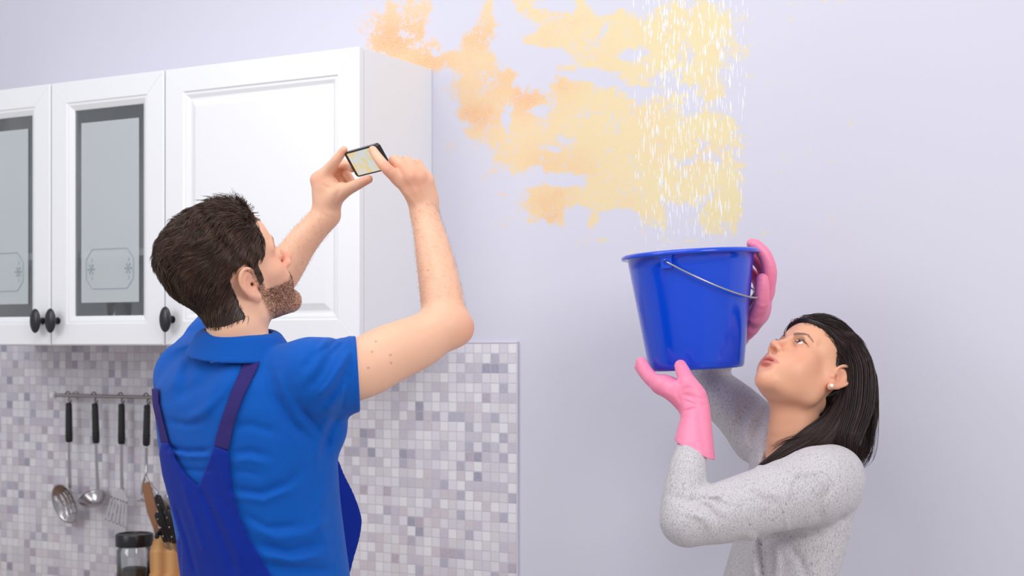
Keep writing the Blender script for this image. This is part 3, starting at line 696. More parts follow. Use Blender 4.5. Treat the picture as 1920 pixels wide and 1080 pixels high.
def polyline_dist(x, y, pl):
    d = np.full(len(x), 1e9, f32)
    for (x0, y0), (x1, y1) in zip(pl[:-1], pl[1:]):
        dx, dy = x1-x0, y1-y0; t_ = np.clip(((x-x0)*dx+(y-y0)*dy)/(dx*dx+dy*dy+1e-9), 0, 1); d = np.minimum(d, np.hypot(x-x0-t_*dx, y-y0-t_*dy))
    return d
def sd_polygon(x, y, poly):
    d = polyline_dist(x, y, poly+poly[:1]); ins = np.zeros(len(x), bool); n = len(poly)
    for i in range(n):
        x0, y0 = poly[i]; x1, y1 = poly[(i+1) % n]; c = (y0 > y) != (y1 > y)
        with np.errstate(all='ignore'): ins ^= c & (x < (x1-x0)*(y-y0)/(y1-y0+1e-12)+x0)
    return np.where(ins, -d, d)
def folds(lines, side='near', depth0=2.5):
    """cloth folds: each (pixel polyline, width px, height m) raises (+) or presses (-) the cloth facing the viewer's side"""
    def fn(P):
        x, y, d = px_of(P); out = np.zeros(len(P), f32); m = 1/(1+np.exp((d-depth0)/.02))
        for pl, w_, amp in lines:
            a = np.array(pl); box = (x > a[:, 0].min()-3*w_) & (x < a[:, 0].max()+3*w_) & (y > a[:, 1].min()-3*w_) & (y < a[:, 1].max()+3*w_)
            if not box.any(): continue
            q = polyline_dist(x[box], y[box], pl); t0 = np.hypot(x[box]-pl[0][0], y[box]-pl[0][1]); t1 = np.hypot(x[box]-pl[-1][0], y[box]-pl[-1][1])
            fade = np.clip(np.minimum(t0, t1)/(2.5*w_), 0, 1)*.8+.2
            out[box] -= amp*np.exp(-(q/w_)**2)*fade*m[box]
        return out
    return fn

# ---- head, in its own axes: x = the person's right, y = forward, z = up, origin between the ears
def head_frame(origin, fh, pitch, roll=0.0, scale=1.0):
    fh = norm(fh); right = np.array([fh[1], -fh[0], 0.0]); p = math.radians(pitch)
    f_ = fh*math.cos(p)+UP*math.sin(p); u = -fh*math.sin(p)+UP*math.cos(p); r_ = math.radians(roll)
    x_ = right*math.cos(r_)+u*math.sin(r_); u2 = -right*math.sin(r_)+u*math.cos(r_)
    M = np.eye(4); M[:3, 0] = x_; M[:3, 1] = f_; M[:3, 2] = u2; M[:3, 3] = origin; return M, scale
def head_local(sex, ears=True):
    m_ = sex == 'm'; A = []
    def a(p, k=.01): A.append(('a', p, k))
    def s(p, k=.005): A.append(('s', p, k))
    a(s_ell((0, -.012, .045), (.074, .094, .084)), .01)
    a(s_ell((0, .035, .045), (.064, .058, .066)), .02)
    a(s_ell((0, .033, -.025), (.058 if m_ else .0585, .056, .070)), .02)
    jw = .050 if m_ else .041; jz = -.058 if m_ else -.052; cz = -.098 if m_ else -.089; cy = .080 if m_ else .071
    for e in (-1, 1):
        a(s_cone((e*jw, -.002, jz), (e*.014, cy-.004, cz), .020 if m_ else .016, .017 if m_ else .013), .025)
        a(s_cone((e*.060, .0, .0), (e*jw, -.002, jz), .016, .018 if m_ else .015), .025)
        a(s_ell((e*.042, .055, -.014), (.022, .022, .019)), .02)            # cheekbone
        a(s_ell((e*.030, .062, -.042), (.022, .022, .026)), .02)            # cheek
        if not m_: a(s_ell((e*.042, .035, -.038), (.018, .030, .028)), .02)
        a(s_cone((e*.010, .091, .026), (e*.046, .070, .026), .0075 if m_ else .006, .007 if m_ else .005), .014)   # brow
        s(s_ell((e*.032, .098, .005), (.018, .017, .013)), .014)            # eye hollow
    a(s_ell((0, cy, cz+.002), (.019 if m_ else .016, .016, .015)), .014)
    a(s_ell((0, .064, -.055), (.034, .033, .034)), .02)                      # muzzle
    nf = .0 if m_ else .004
    a(s_cone((0, .086, .014), (0, .108-nf, -.020), .0075-nf*.2, .0085-nf*.25), .012)         # nose
    a(s_ell((0, .112-nf, -.025), (.0092-nf*.3, .0095, .0085-nf*.2)), .008)
    for e in (-1, 1):
        a(s_ell((e*(.0125-nf*.4), .101-nf*.6, -.030), (.0068, .0095, .0070)), .006)
        s(s_ell((e*.0065, .107-nf, -.0370), (.0038, .0060, .0048)), .003)
        a(s_ell((e*.032, .0765, .004), (.0160, .0145, .0135)), .004)         # lids
        s(s_ell((e*.0325, .093, .0042), (.0128, .013, .0046 if m_ else .0058)), .0015)        # lid opening
        a(s_chain([(e*.018, .0885, .0055), (e*.026, .0925, .0100), (e*.036, .0905, .0103), (e*.047, .080, .0045)], [.0016, .0019, .0019, .0016]), .003)  # upper lid edge
        a(s_chain([(e*.019, .0885, .0015), (e*.027, .0905, -.0022), (e*.037, .0880, -.0022), (e*.047, .080, .002)], [.0013, .0015, .0015, .0012]), .003)
    # lips
    fem = 0 if m_ else 1
    s(s_ell((0, .100, -.0395), (.0035, .006, .008)), .006)
    up = [(-.024-.005*fem, .084-.007*fem, -.0605), (-.013, .0925, -.0565), (-.0045, .0965, -.0535), (0, .0960, -.0548), (.0045, .0965, -.0535), (.013, .0925, -.0565), (.024+.005*fem, .084-.007*fem, -.0605)]
    lw = [(-.023, .084, -.0625), (-.012, .0915, -.0665), (0, .0945, -.0680), (.012, .0915, -.0665), (.023, .084, -.0625)]
    a(s_chain(up, [.0022, .0042+.0008*fem, .0048+.0015*fem, .0045+.0012*fem, .0048+.0015*fem, .0042+.0008*fem, .0022]), .005)
    a(s_chain(lw, [.0022, .0048+.0008*fem, .0058+.0014*fem, .0048+.0008*fem, .0022]), .005)
    s(s_ell((0, .100, -.0610), (.019, .013, .0016 if m_ else .0030)), .0016)
    s(s_ell((0, .094, -.0765), (.018, .006, .005)), .010)
    n_before = len(A)
    for e in ((-1, 1) if ears else ()):    # ears: dish, rim, inner ridge, lobe, tragus
        Re = np.array([(math.cos(.38*e), math.sin(.38*e), 0), (-math.sin(.38*e), math.cos(.38*e), 0), (0, 0, 1)]).T
        a(s_ell((e*.079, -.008, .004), (.0065, .017, .029), Re), .004)
        s(s_ell((e*.0875, -.007, .006), (.0075, .0125, .021), Re), .003)
        rim = [(.076, .008, .008), (.080, .008, .022), (.0855, -.002, .034), (.0885, -.016, .032), (.0900, -.0245, .018), (.0875, -.0225, .000), (.0825, -.014, -.015), (.0785, -.004, -.024)]
        a(s_chain([(e*x, y, z) for x, y, z in rim], [.0028, .0034, .0036, .0036, .0034, .0030, .0036, .0050]), .002)
        inn = [(.082, -.001, .022), (.0845, -.013, .018), (.0845, -.0165, .004), (.081, -.010, -.009)]
        a(s_chain([(e*x, y, z) for x, y, z in inn], [.0020, .0026, .0028, .0024]), .003)
        a(s_ell((e*.0785, -.0035, -.0245), (.0050, .0078, .0090)), .004)
        a(s_ell((e*.0785, .0065, -.004), (.0040, .0035, .0060)), .003)
        s(s_ell((e*.078, -.001, -.001), (.008, .0035, .0045)), .003)
    def fn(P):
        d = np.full(len(P), .5, f32)
        for op, pr, k in A:
            c, R = pr[1], pr[2]; near = ((P-c)**2).sum(1) < (R+.04+k)**2
            if not near.any(): continue
            v = pr[0](P[near]); d[near] = smin(d[near], v, k) if op == 'a' else smax(d[near], -v, k)
        return d
    return fn
def to_world(M, s_, p): return M[:3, :3]@(np.array(p, float)*s_)+M[:3, 3]
def to_local(M, s_, P): return ((P-M[:3, 3])@M[:3, :3])/s_
def s_head(sex, M, sc):
    fl_ = head_local(sex); o = M[:3, 3].astype(f32); R = M[:3, :3].astype(f32)
    return (lambda P: fl_(((P-o)@R/sc).astype(f32))*sc), to_world(M, sc, (0, .01, .01)), .150*sc
def gauss(P, c, r): return np.exp(-(((P-np.array(c))/np.array(r))**2).sum(1))
def skin_mat(name, rough=.48):
    m = mat(name, (.8, .6, .5), rough, spec=.4, Subsurface_Weight=.12, Subsurface_Scale=.02)
    m.node_tree.nodes['Principled BSDF'].inputs['Subsurface Radius'].default_value = (1, .35, .2)
    t = NT(m); c = t.n('ShaderNodeAttribute', attribute_name='tone').outputs['Color']; co = t.obj()
    v = t.n('ShaderNodeTexVoronoi'); v.inputs['Scale'].default_value = 700; t.l(co, v.inputs['Vector'])
    t.l(t.mix(t.math('MULTIPLY', t.noise(45, 3, .6, co), .16), c, srgb(226, 150, 120)), t.b.inputs['Base Color'])
    t.bump(v.outputs['Distance'], .12, .0006); return m
def eyeball(parent, M, sc, e, iris, look):
    """a sphere with iris and pupil, turned towards look (in head axes)"""
    c = to_world(M, sc, (e*.032, .0770, .0035)); lk = norm(M[:3, :3]@norm(look)); x_ = norm(np.cross(lk, UP)); z_ = np.cross(x_, lk)
    R_ = .0128*sc; prof = [(math.sin(q)*R_+1e-6, math.cos(q)*R_*(1.0)) for q in np.linspace(0, math.pi, 40)]
    mb = MB().lathe(prof, 48, frame_mat(c, x_, z_, lk)); o = mb.build('eye', None, parent, True); me = o.data
    v = np.array([q.co[:] for q in me.vertices])-c; ang = np.degrees(np.arccos(np.clip(v@lk/np.linalg.norm(v, axis=1), -1, 1)))
    m = mat('eye_'+parent.name, (1, 1, 1), .08, spec=.6); me.materials.append(m)
    at = me.attributes.new('ang', 'FLOAT', 'POINT'); at.data.foreach_set('value', ang.astype(f32))
    if not m.node_tree.nodes.get('done'):
        t = NT(m); f_ = t.math('DIVIDE', t.n('ShaderNodeAttribute', attribute_name='ang').outputs['Fac'], 90.0)
        t.l(t.ramp(f_, [(0, (.006, .005, .005)), (.125, (.008, .006, .006)), (.14, iris), (.27, tuple(c_*.5 for c_ in iris)), (.30, tuple(c_*.25 for c_ in iris)), (.33, srgb(232, 226, 226)), (.7, srgb(225, 210, 208))]), t.b.inputs['Base Color'])
    return o
# strands: many fine tapered hairs in one mesh
def strand_mesh(name, paths, r0, m, parent, sides=3, tip=.25, rng=None):
    """paths: array (n, k, 3)"""
    P = np.asarray(paths, float); n, k, _ = P.shape; T = np.gradient(P, axis=1); T /= np.linalg.norm(T, axis=2, keepdims=True)+1e-12
    ref = np.random.default_rng(1).normal(size=(n, 1, 3)); Bn = np.cross(T, ref); Bn /= np.linalg.norm(Bn, axis=2, keepdims=True)+1e-12; N = np.cross(Bn, T)
    rr = np.asarray(r0).reshape(-1, 1)*np.interp(np.linspace(0, 1, k), [0, .15, .6, 1], [.8, 1, .9, tip])[None]
    a = np.arange(sides)/sides*2*math.pi
    v = P[:, :, None]+rr[:, :, None, None]*(np.cos(a)[None, None, :, None]*Bn[:, :, None]+np.sin(a)[None, None, :, None]*N[:, :, None])
    idx = np.arange(n*k*sides).reshape(n, k, sides); q = np.stack([idx[:, :-1], np.roll(idx, -1, 2)[:, :-1], np.roll(idx, -1, 2)[:, 1:], idx[:, 1:]], -1).reshape(-1, 4)
    return v.reshape(-1, 3), q
def shade_of(n, per, rng): return np.repeat(rng.random(n), per)
def hair_mat(name, dark, light, rough=.4):
    m = mat(name, dark, rough, spec=.4); t = NT(m); s_ = t.n('ShaderNodeAttribute', attribute_name='shade').outputs['Fac']
    t.l(t.mix(s_, dark, light), t.b.inputs['Base Color']); return m
# ------------------------------------------------------------------ the man
MD = 2.50
m_o = V(435, 520, MD+.02); m_fh = vd(.850, .527, 0)
MH, MS = head_frame(m_o, m_fh, 32.6, roll=-12.4, scale=.98)
def fv(r, a, z=0): return norm(vd(r, a, z))
m_right = fv(.819, -.574); m_fwd = fv(.574, .819)
def hand(palm, fingers, k=.010, kf=.004):
    """palm = list of prims, fingers = list of (points, radii)"""
    return palm, s_union([s_chain(p, r, None, kf) for p, r in fingers]), k
# joints
R_sh = V(588, 706, 2.47); R_el = V(838, 610, 2.62); R_wr = V(796, 392, 2.73)
L_sh = V(356, 706, 2.63); L_el = V(460, 578, 2.86); L_wr = V(612, 402, 2.85)
body = Field()
body.add(s_head('m', MH, MS), 0)
# neck and trunk
body.add(s_chain([to_world(MH, 1, (0, -.032, -.01)), V(443, 612, 2.50), V(436, 665, 2.53)], [.050, .0495, .056], None, .02), .016)
body.add(s_chain([V(462, 650, 2.50), V(500, 685, 2.49), V(560, 705, 2.48)], [.034, .036, .040]), .02)
def trunk_secs(rows, depth, b, inset, c_):
    out = []
    for y, xl, xr, b_ in rows:
        cx = (xl+xr)/2; c = V(cx, y, depth); hw = (xr-xl)/2/F*depth-inset; bb_ = b_-inset
        out.append((c, math.sqrt(max(hw*hw-(bb_*c_[1])**2, .0004))/c_[0], bb_))
    return out
M_ROWS = [(1180, 362, 660, .125), (1080, 348, 652, .125), (1000, 332, 642, .125), (930, 318, 634, .125), (860, 302, 630, .125), (800, 293, 626, .124), (750, 290, 616, .120), (710, 300, 600, .108), (680, 330, 560, .085), (655, 375, 510, .06)]
body.add(s_loft(trunk_secs(M_ROWS, 2.56, .12, .010, (.819, .574)), m_right, m_fwd), .03)
# right arm
fa = fv(.3, -.9, .1)
body.add(s_chain([R_sh, V(672, 692, 2.515), V(730, 664, 2.55), V(790, 638, 2.59), R_el+vd(-.006, 0, .002)], [.055, .0535, .052, .047, .0405]), .012)
body.add(s_ell(V(856, 616, 2.625), (.030, .03, .028)), .03)
body.add(s_chain([R_el+vd(-.004, 0, .0), V(826, 545, 2.65), V(812, 470, 2.685), V(799, 412, 2.715), R_wr], [.039, .0385, .033, .0265, .0245], None, .02), .015)
# left arm
body.add(s_chain([L_sh, (L_sh+L_el)/2, L_el], [.058, .048, .040], None, .02), .03)
body.add(s_chain([L_el, V(520, 522, 2.86), V(566, 455, 2.855), L_wr], [.040, .038, .031, .026], None, .02), .025)
# right hand: back of the hand to the viewer, forefinger laid over the screen edge
pR = [s_chain([R_wr+vd(0, 0, -.01), V(789, 372, 2.725), V(780, 348, 2.712)], [.025, .026, .026], (fv(.25, -.85, .3), .62), .01),
      s_chain([V(790, 372, 2.722), V(748, 333, 2.692)], [.0205, .0135], (fv(.25, -.85, .3), .8), .01),
      s_chain([V(788, 368, 2.722), V(768, 327, 2.690)], [.021, .0135], (fv(.25, -.85, .3), .8), .01),
      s_chain([V(795, 370, 2.728), V(786, 328, 2.698)], [.021, .0135], (fv(.25, -.85, .3), .8), .01),
      s_chain([V(801, 374, 2.733), V(800, 336, 2.715)], [.019, .0125], (fv(.25, -.85, .3), .8), .01)]
fR = [([V(748, 336, 2.692), V(725, 316, 2.672), V(708, 295, 2.678), V(699, 281, 2.690)], [.0125, .0108, .0094, .0080]),
      ([V(768, 330, 2.690), V(741, 301, 2.690), V(736, 311, 2.722), V(728, 322, 2.740)], [.0125, .0105, .0096, .0082]),
      ([V(786, 331, 2.698), V(763, 302, 2.700), V(755, 312, 2.730), V(748, 324, 2.746)], [.0122, .0102, .0094, .008]),
      ([V(799, 338, 2.715), V(783, 307, 2.718), V(776, 316, 2.742), V(770, 326, 2.756)], [.0112, .0090, .0083, .0072]),
      ([V(782, 372, 2.755), V(762, 345, 2.785), V(745, 322, 2.795), V(732, 308, 2.785)], [.0155, .0130, .0115, .0092])]
# left hand: palm to the viewer, forefinger over the top corner, thumb under the lower edge, others curled behind
pL = [s_chain([L_wr, V(612, 378, 2.845), V(614, 352, 2.835)], [.0245, .0262, .025], (fv(.1, -.95, -.2), .62), .01),
      s_chain([V(612, 380, 2.842), V(596, 338, 2.838)], [.021, .0140], (fv(.1, -.95, -.2), .8), .01),
      s_chain([V(614, 378, 2.846), V(606, 330, 2.858)], [.020, .0135], None, .01),
      s_chain([V(618, 374, 2.842), V(640, 356, 2.818)], [.021, .0150], (fv(.1, -.95, -.2), .85), .01)]
fL = [([V(597, 336, 2.838), V(616, 317, 2.826), V(633, 297, 2.808), V(645, 281, 2.800)], [.0135, .0110, .0093, .0077]),
      ([V(608, 330, 2.858), V(634, 308, 2.862), V(650, 310, 2.840), V(660, 316, 2.822)], [.0130, .0105, .0095, .0080]),
      ([V(612, 336, 2.868), V(642, 322, 2.876), V(655, 334, 2.858), V(661, 347, 2.845)], [.0125, .0100, .0090, .0078]),
      ([V(616, 344, 2.872), V(638, 333, 2.880), V(643, 347, 2.866), V(641, 357, 2.852)], [.0110, .0088, .0080, .0070]),
      ([V(624, 372, 2.836), V(648, 357, 2.812), V(672, 345, 2.788), V(692, 336, 2.772)], [.0165, .0128, .0105, .0078])]
for palm, fing in ((pR, fR), (pL, fL)):
    for p in palm: body.add(p, .012)
    body.add(s_union([s_chain(p, r, None, .005) for p, r in fing]), .009)
# elbow crease, tendons, neck muscle, wrist folds
body.disp(folds([([(775, 606), (800, 600), (822, 590)], 6, -.0015), ([(781, 392), (800, 398), (818, 394)], 3, -.0010), ([(745, 345), (775, 378), (790, 400)], 4, .0012), ([(765, 335), (783, 370)], 3.5, .0012), ([(786, 338), (795, 372)], 3.5, .0010),
                 ([(728, 313), (735, 320)], 2.0, -.0010), ([(708, 292), (714, 296)], 1.5, -.0006), ([(640, 352), (632, 364), (628, 382)], 3, -.0016), ([(602, 345), (614, 352), (630, 350)], 2.5, -.0014), ([(594, 398), (612, 405), (632, 412)], 2.5, -.0010),
                 ([(478, 560), (500, 600), (508, 640)], 9, .0025)], depth0=2.95), None, None)
def man_tone(P):
    n = len(P); L = to_local(MH, MS, P); base = np.tile(np.array(srgb(240, 190, 160)), (n, 1))
    # hands and arms are a little warmer and redder at the knuckles and elbow
    x, y, d = px_of(P.astype(f32))
    red = np.zeros(n)
    for (c, r) in ((R_el+vd(.03, 0, -.01), .035), (V(728, 318, 2.67), .02), (V(700, 283, 2.69), .014), (V(741, 300, 2.69), .013), (V(763, 301, 2.70), .013), (V(783, 306, 2.715), .012), (V(594, 335, 2.83), .016), (V(643, 284, 2.8), .012), (V(690, 338, 2.77), .014), (V(775, 330, 2.69), .03)):
        red = np.maximum(red, np.exp(-(((P-c)/r)**2).sum(1)))
    isface = (np.abs(L[:, 0]) < .11) & (L[:, 2] > -.14) & (L[:, 2] < .15) & (np.abs(L[:, 1]) < .14)
    face = np.where(isface, gauss(L, (.04, .07, -.01), (.05, .05, .05))*.6+gauss(L, (0, .11, -.02), (.02, .03, .03))*.9+gauss(L, (.083, -.008, .004), (.02, .03, .036))*.7, 0)
    red = np.clip(np.maximum(red*.8, face), 0, 1)[:, None]
    base = base*(1-red*.5)+np.array(srgb(232, 140, 118))*red*.5
    al = np.sin(L[:, 0]*900)*.002
    beard = isface*np.clip((-.022-L[:, 2]+al-.25*np.clip(L[:, 1]-.02, 0, .05))/.014, 0, 1)*np.clip((L[:, 1]+.002-.12*(L[:, 2]+.05))/.010, 0, 1)
    beard = np.maximum(beard, isface*np.clip((.058-np.abs(L[:, 1]-.010)/.016*.058)*60, 0, 1)*(L[:, 2] < .03)*(np.abs(L[:, 0]) > .045)*(L[:, 1] < .024)*(L[:, 1] > .004))
    lipm = gauss(L, (0, .095, -.061), (.026, .02, .0085)); beard = beard*np.clip(1-1.6*lipm, 0, 1)*np.clip(1-gauss(L, (0, .085, -.13), (.1, .06, .02)), 0, 1)
    base = base*(1-.55*beard[:, None])+np.array(srgb(112, 74, 54))*.55*beard[:, None]
    lm = (np.clip(lipm*2.2-1.0, 0, 1)*isface)[:, None]; base = base*(1-lm*.7)+np.array(srgb(205, 112, 108))*lm*.7
    for c in (V(703, 640, 2.48), V(697, 660, 2.47), V(734, 681, 2.50), V(733, 666, 2.50), V(802, 507, 2.63), V(690, 690, 2.46)):
        q = P-c; q = q-np.outer(q@AX, AX); mk = (np.clip(1.6-np.sqrt((q*q).sum(1))/.0016, 0, 1)*(np.abs((P-c)@AX) < .08))[:, None]; base = base*(1-.6*mk)+np.array(srgb(120, 70, 50))*.6*mk
    for e in (-1, 1):
        pl = [(e*.014, .024), (e*.030, .0315), (e*.048, .025)]
        q = polyline_dist(L[:, 0], L[:, 2], pl); b = (np.clip(1-q/.005, 0, 1)*isface*(L[:, 1] > .05))[:, None]; base = base*(1-b*.85)+np.array(srgb(60, 40, 30))*b*.85
    return base
mskin = skin_mat('skin_man')
HM = .0028
# body mesh, then clothing over it
pos, fc = skin(body, HM, lo=np.array([-9, -9, 1.02])); pos = relax(pos, fc, 1, .4)
man = mesh_of('person', pos, fc, mskin, None, {'tone': man_tone(pos)}, loc=V(470, 1080, 2.56)*np.array((1, 1, 0))+np.array((0, 0, 1.02)))
tag(man, 'bearded man in blue polo shirt and dark blue dungarees photographing the stain', 'person')
mloc = np.array(man.location)

# shirt
shirt = Field()
shirt.add(s_loft(trunk_secs(M_ROWS, 2.56, .12, 0, (.819, .574)), m_right, m_fwd), 0)
shirt.add(s_chain([V(420, 700, 2.53), V(490, 698, 2.50), V(550, 700, 2.48), R_sh], [.046, .046, .052, .062]), .025)
shirt.add(s_chain([V(450, 700, 2.54), V(400, 700, 2.58), L_sh], [.046, .050, .058]), .025)
hem_c = V(671, 699, 2.515); hem_n = norm(vd(.985, .12, .06))
shirt.add(s_chain([R_sh, V(625, 706, 2.495), hem_c+hem_n*.02], [.064, .0650, .0660]), .022)
shirt.add(s_chain([V(585, 740, 2.50), V(610, 800, 2.53)], [.052, .035]), .04)     # cloth under the arm
hemL_c = (L_sh*.35+L_el*.65); hemL_n = norm(L_el-L_sh)
shirt.add(s_chain([L_sh, (L_sh+hemL_c)/2, hemL_c+hemL_n*.02], [.060, .061, .058]), .022)
# collar band and fold: a tilted ring around the neck
col_c = V(440, 648, 2.515); col_u = norm(vd(-.02, -.22, 1)); col_r = norm(m_right-col_u*m_right.dot(col_u)); col_f = np.cross(col_u, col_r)
def collar(P):
    q = (P-col_c.astype(f32)); u = q@col_u.astype(f32); a = q@col_r.astype(f32); b = q@col_f.astype(f32)-.012
    th = np.arctan2(a, b); up = u-.006*np.cos(th)*-1; R_ = .0600+.006*np.abs(np.sin(th))-(up)*.28
    rr = np.sqrt((a/1.06)**2+(b/1.0)**2); band = smax(np.abs(rr-R_)-.0045, np.abs(up)-.024, .004)
    R2 = R_+.008+np.clip(-(up-.018), 0, 1)*.32; fold_ = smax(np.abs(rr-R2)-.0040, np.abs(up-.001)-.020, .004)
    return np.minimum(band, smin(fold_, smax(np.abs(rr-R_-.003)-.004, np.abs(up-.021)-.004, .003), .004))

hc = hem_c.astype(f32); hn = hem_n.astype(f32)
def near_r(P): return np.maximum((P-hc)@hn, -.2)
def sleeve_cut(P):
    a = (P-hc)@hn; side = ((P-hc)**2).sum(1) < .14**2
    b = (P-hemL_c.astype(f32))@hemL_n.astype(f32); sideL = ((P-hemL_c)**2).sum(1) < .12**2
    return np.where(side, a, np.where(sideL, b, -.05)).astype(f32)
M_FOLDS = [
 ([(455, 668), (420, 700), (390, 745), (375, 790)], 12, .005), ([(400, 690), (378, 720), (350, 735), (320, 745)], 12, -.005), ([(445, 690), (415, 740), (385, 770), (345, 790)], 9, .0045), ([(345, 665), (330, 700), (318, 735)], 8, .004), ([(360, 668), (350, 700), (345, 740)], 8, -.004),
 ([(318, 790), (350, 796), (385, 792)], 6, -.004), ([(318, 840), (350, 846), (395, 845)], 5, -.005), ([(322, 848), (355, 856), (395, 855)], 5, .004), ([(345, 880), (380, 884), (400, 880)], 5, -.003), ([(432, 800), (470, 796), (520, 812)], 8, -.0035), ([(434, 850), (470, 846), (505, 855)], 7, -.0035), ([(434, 866), (465, 862), (500, 870)], 6, .003), ([(435, 885), (460, 884), (490, 892)], 6, -.003),
 ([(437, 918), (490, 925), (540, 905), (565, 880)], 8, -.005), ([(440, 930), (495, 938), (550, 915)], 7, .004),
 ([(500, 700), (510, 740), (540, 790), (575, 820)], 8, -.0045), ([(520, 690), (530, 735), (560, 785), (600, 815)], 8, .004), ([(560, 760), (590, 800), (612, 830)], 7, -.005), ([(640, 640), (620, 665), (600, 700), (575, 730)], 7, -.006), ([(660, 650), (640, 685), (618, 720), (595, 745)], 6, .006), ([(655, 690), (635, 725), (605, 760)], 7, -.005), ([(652, 720), (630, 750), (606, 775)], 6, .005), ([(600, 645), (580, 680), (560, 700)], 9, -.004),
 ([(640, 770), (620, 800), (608, 850)], 8, -.006), ([(625, 775), (600, 815), (592, 870)], 8, .005), ([(615, 900), (600, 960), (610, 1040)], 12, .004),
 ([(480, 1020), (540, 1035), (600, 1020)], 9, -.006), ([(490, 1040), (550, 1052), (610, 1040)], 8, .006), ([(500, 1062), (560, 1066), (620, 1070)], 8, -.006), ([(470, 985), (520, 1010), (580, 1000), (620, 970)], 9, .004), ([(460, 965), (500, 990), (560, 985)], 7, -.004),
 ([(590, 660), (618, 634)], 4, .004), ([(607, 660), (632, 636)], 3, -.004), ([(625, 655), (640, 634)], 3, .004), ([(648, 655), (655, 632)], 3, .004),
 ([(661, 636), (655, 700), (640, 768)], 3.0, -.0022), ([(650, 636), (644, 700), (630, 762)], 2.0, -.0006),
 ([(530, 668), (520, 720), (535, 770), (560, 810), (600, 832), (625, 830)], 2.4, -.0014), ([(330, 640), (350, 625), (375, 615)], 7, -.004), ([(320, 660), (345, 648), (378, 640)], 6, .0045)]
shirt.disp(folds(M_FOLDS, depth0=2.72))
inner = Field(); inner.ops = body.ops[:-1]
shirt.cut(sleeve_cut, .002)
nk = to_world(MH, 1, (0, -.02, -.02))
shirt.sub(s_chain([V(440, 664, 2.505), col_c+col_u*.03, nk+vd(0, 0, .02)], [.042, .0535, .058]), .003)    # neck opening
shirt.ops.append(('a', (collar, col_c, .13), .0015))
shirt.ops.append(('s', (s_cone(hem_c-hem_n*.030, hem_c+hem_n*.05, .050, .0590)[0], hem_c, .12), .002))
cloth = lambda name, col, sc, bump=.25, rough=.85: fabric(name, col, sc, bump, rough)
def fabric(name, col, sc, bump, rough=.85, col2=None):
    m = mat(name, col, rough, spec=.2, Sheen_Weight=.08, Sheen_Roughness=.5); t = NT(m); co = t.obj()
    v = t.n('ShaderNodeTexVoronoi'); v.inputs['Scale'].default_value = sc; t.l(co, v.inputs['Vector']); n_ = t.noise(sc*.12, 3, .6, co)
    dark = tuple(c*.82 for c in col) if col2 is None else col2
    t.l(t.mix(t.math('MULTIPLY', t.math('ADD', v.outputs['Distance'], t.math('MULTIPLY', n_, .3)), .8, clamp=True), col, dark), t.b.inputs['Base Color'])
    t.bump(v.outputs['Distance'], bump, .0008); return m
blue_polo = fabric('blue_polo_cotton', srgb(2, 90, 188), 900, .3)
ps, fs = skin(shirt, .0032, lo=np.array([-9, -9, 1.05])); ps = relax(ps, fs, 1, .3)
# drop whatever the body hides completely is not needed: the shirt stays a closed shell around the trunk
sh = mesh_of('polo_shirt', ps, fs, blue_polo, man, None, mloc); sh.matrix_parent_inverse = Matrix.Translation(-Vector(mloc))

# dungarees: straps and back panels lie on the shirt
sf = Field(); sf.ops = [o_ for o_ in shirt.ops if not (o_[0] == 'a' and o_[1][0] is collar)]
def on_shirt(poly, t0, t1, depth_max=2.60, fo=None):
    def fn(P):
        x, y, d = px_of(P); s2 = sd_polygon(x, y, poly)/F*2.45; base = sf.ev(P)
        if fo: base = base+fo(P)
        return smax(smax(smax(base-t1, t0-base, .001), s2, .003), (d-depth_max), .001).astype(f32)
    a = np.array(poly); c = V(a[:, 0].mean(), a[:, 1].mean(), 2.45); R = np.hypot(np.ptp(a[:, 0]), np.ptp(a[:, 1]))/F*2.6/2+.16
    return fn, c, float(R)
navy = mat('navy_webbing', srgb(52, 42, 112), .75, spec=.2); t = NT(navy)
wv = t.n('ShaderNodeTexWave', bands_direction='Z'); wv.inputs['Scale'].default_value = 260; t.l(t.obj(), wv.inputs[0]); t.bump(wv.outputs[1], .5, .0006)
dung = fabric('dungaree_twill', srgb(0, 40, 150), 700, .3)
def part_from(name, prims, h, m, folds_=None, lo=None):
    f_ = Field()
    for p in prims: f_.add(p, 0)
    if folds_: f_.disp(folds_)
    p_, q_ = skin(f_, h, lo=lo); p_ = relax(p_, q_, 1, .35)
    o = mesh_of(name, p_, q_, m, man, None, mloc); o.matrix_parent_inverse = Matrix.Translation(-Vector(mloc)); return o
def spline_poly(left, right): return [tuple(p) for p in left]+[tuple(p) for p in reversed(right)]
sR = spline_poly([(462, 655), (452, 690), (432, 735), (416, 780), (405, 815), (400, 838)], [(492, 664), (482, 695), (460, 738), (446, 775), (436, 812), (429, 846)])
sL = spline_poly([(284, 728), (286, 760), (294, 795), (302, 836)], [(297, 728), (298, 755), (306, 790), (317, 832)])
part_from('strap', [on_shirt(sR, .0015, .0055)], .0022, navy)
part_from('strap', [on_shirt(sL, .0015, .0065, 2.68)], .0022, navy)
dR = [(401, 836), (429, 846), (431, 875), (437, 925), (448, 965), (468, 1010), (492, 1050), (520, 1100), (340, 1100), (330, 1020), (350, 950), (372, 912), (385, 880)]
dL = [(302, 830), (317, 830), (330, 862), (350, 892), (372, 912), (400, 960), (440, 1040), (470, 1100), (340, 1110), (340, 1020), (320, 950), (304, 890), (298, 850)]
dfold = folds([([(404, 850), (420, 900), (440, 950), (470, 1010)], 3, .0015), ([(372, 912), (400, 970), (430, 1040), (440, 1080)], 8, -.004), ([(340, 900), (360, 960), (385, 1040)], 6, .003), ([(330, 950), (350, 1010), (368, 1080)], 5, -.003), ([(395, 930), (430, 1000), (455, 1060)], 9, .003)], depth0=2.75)
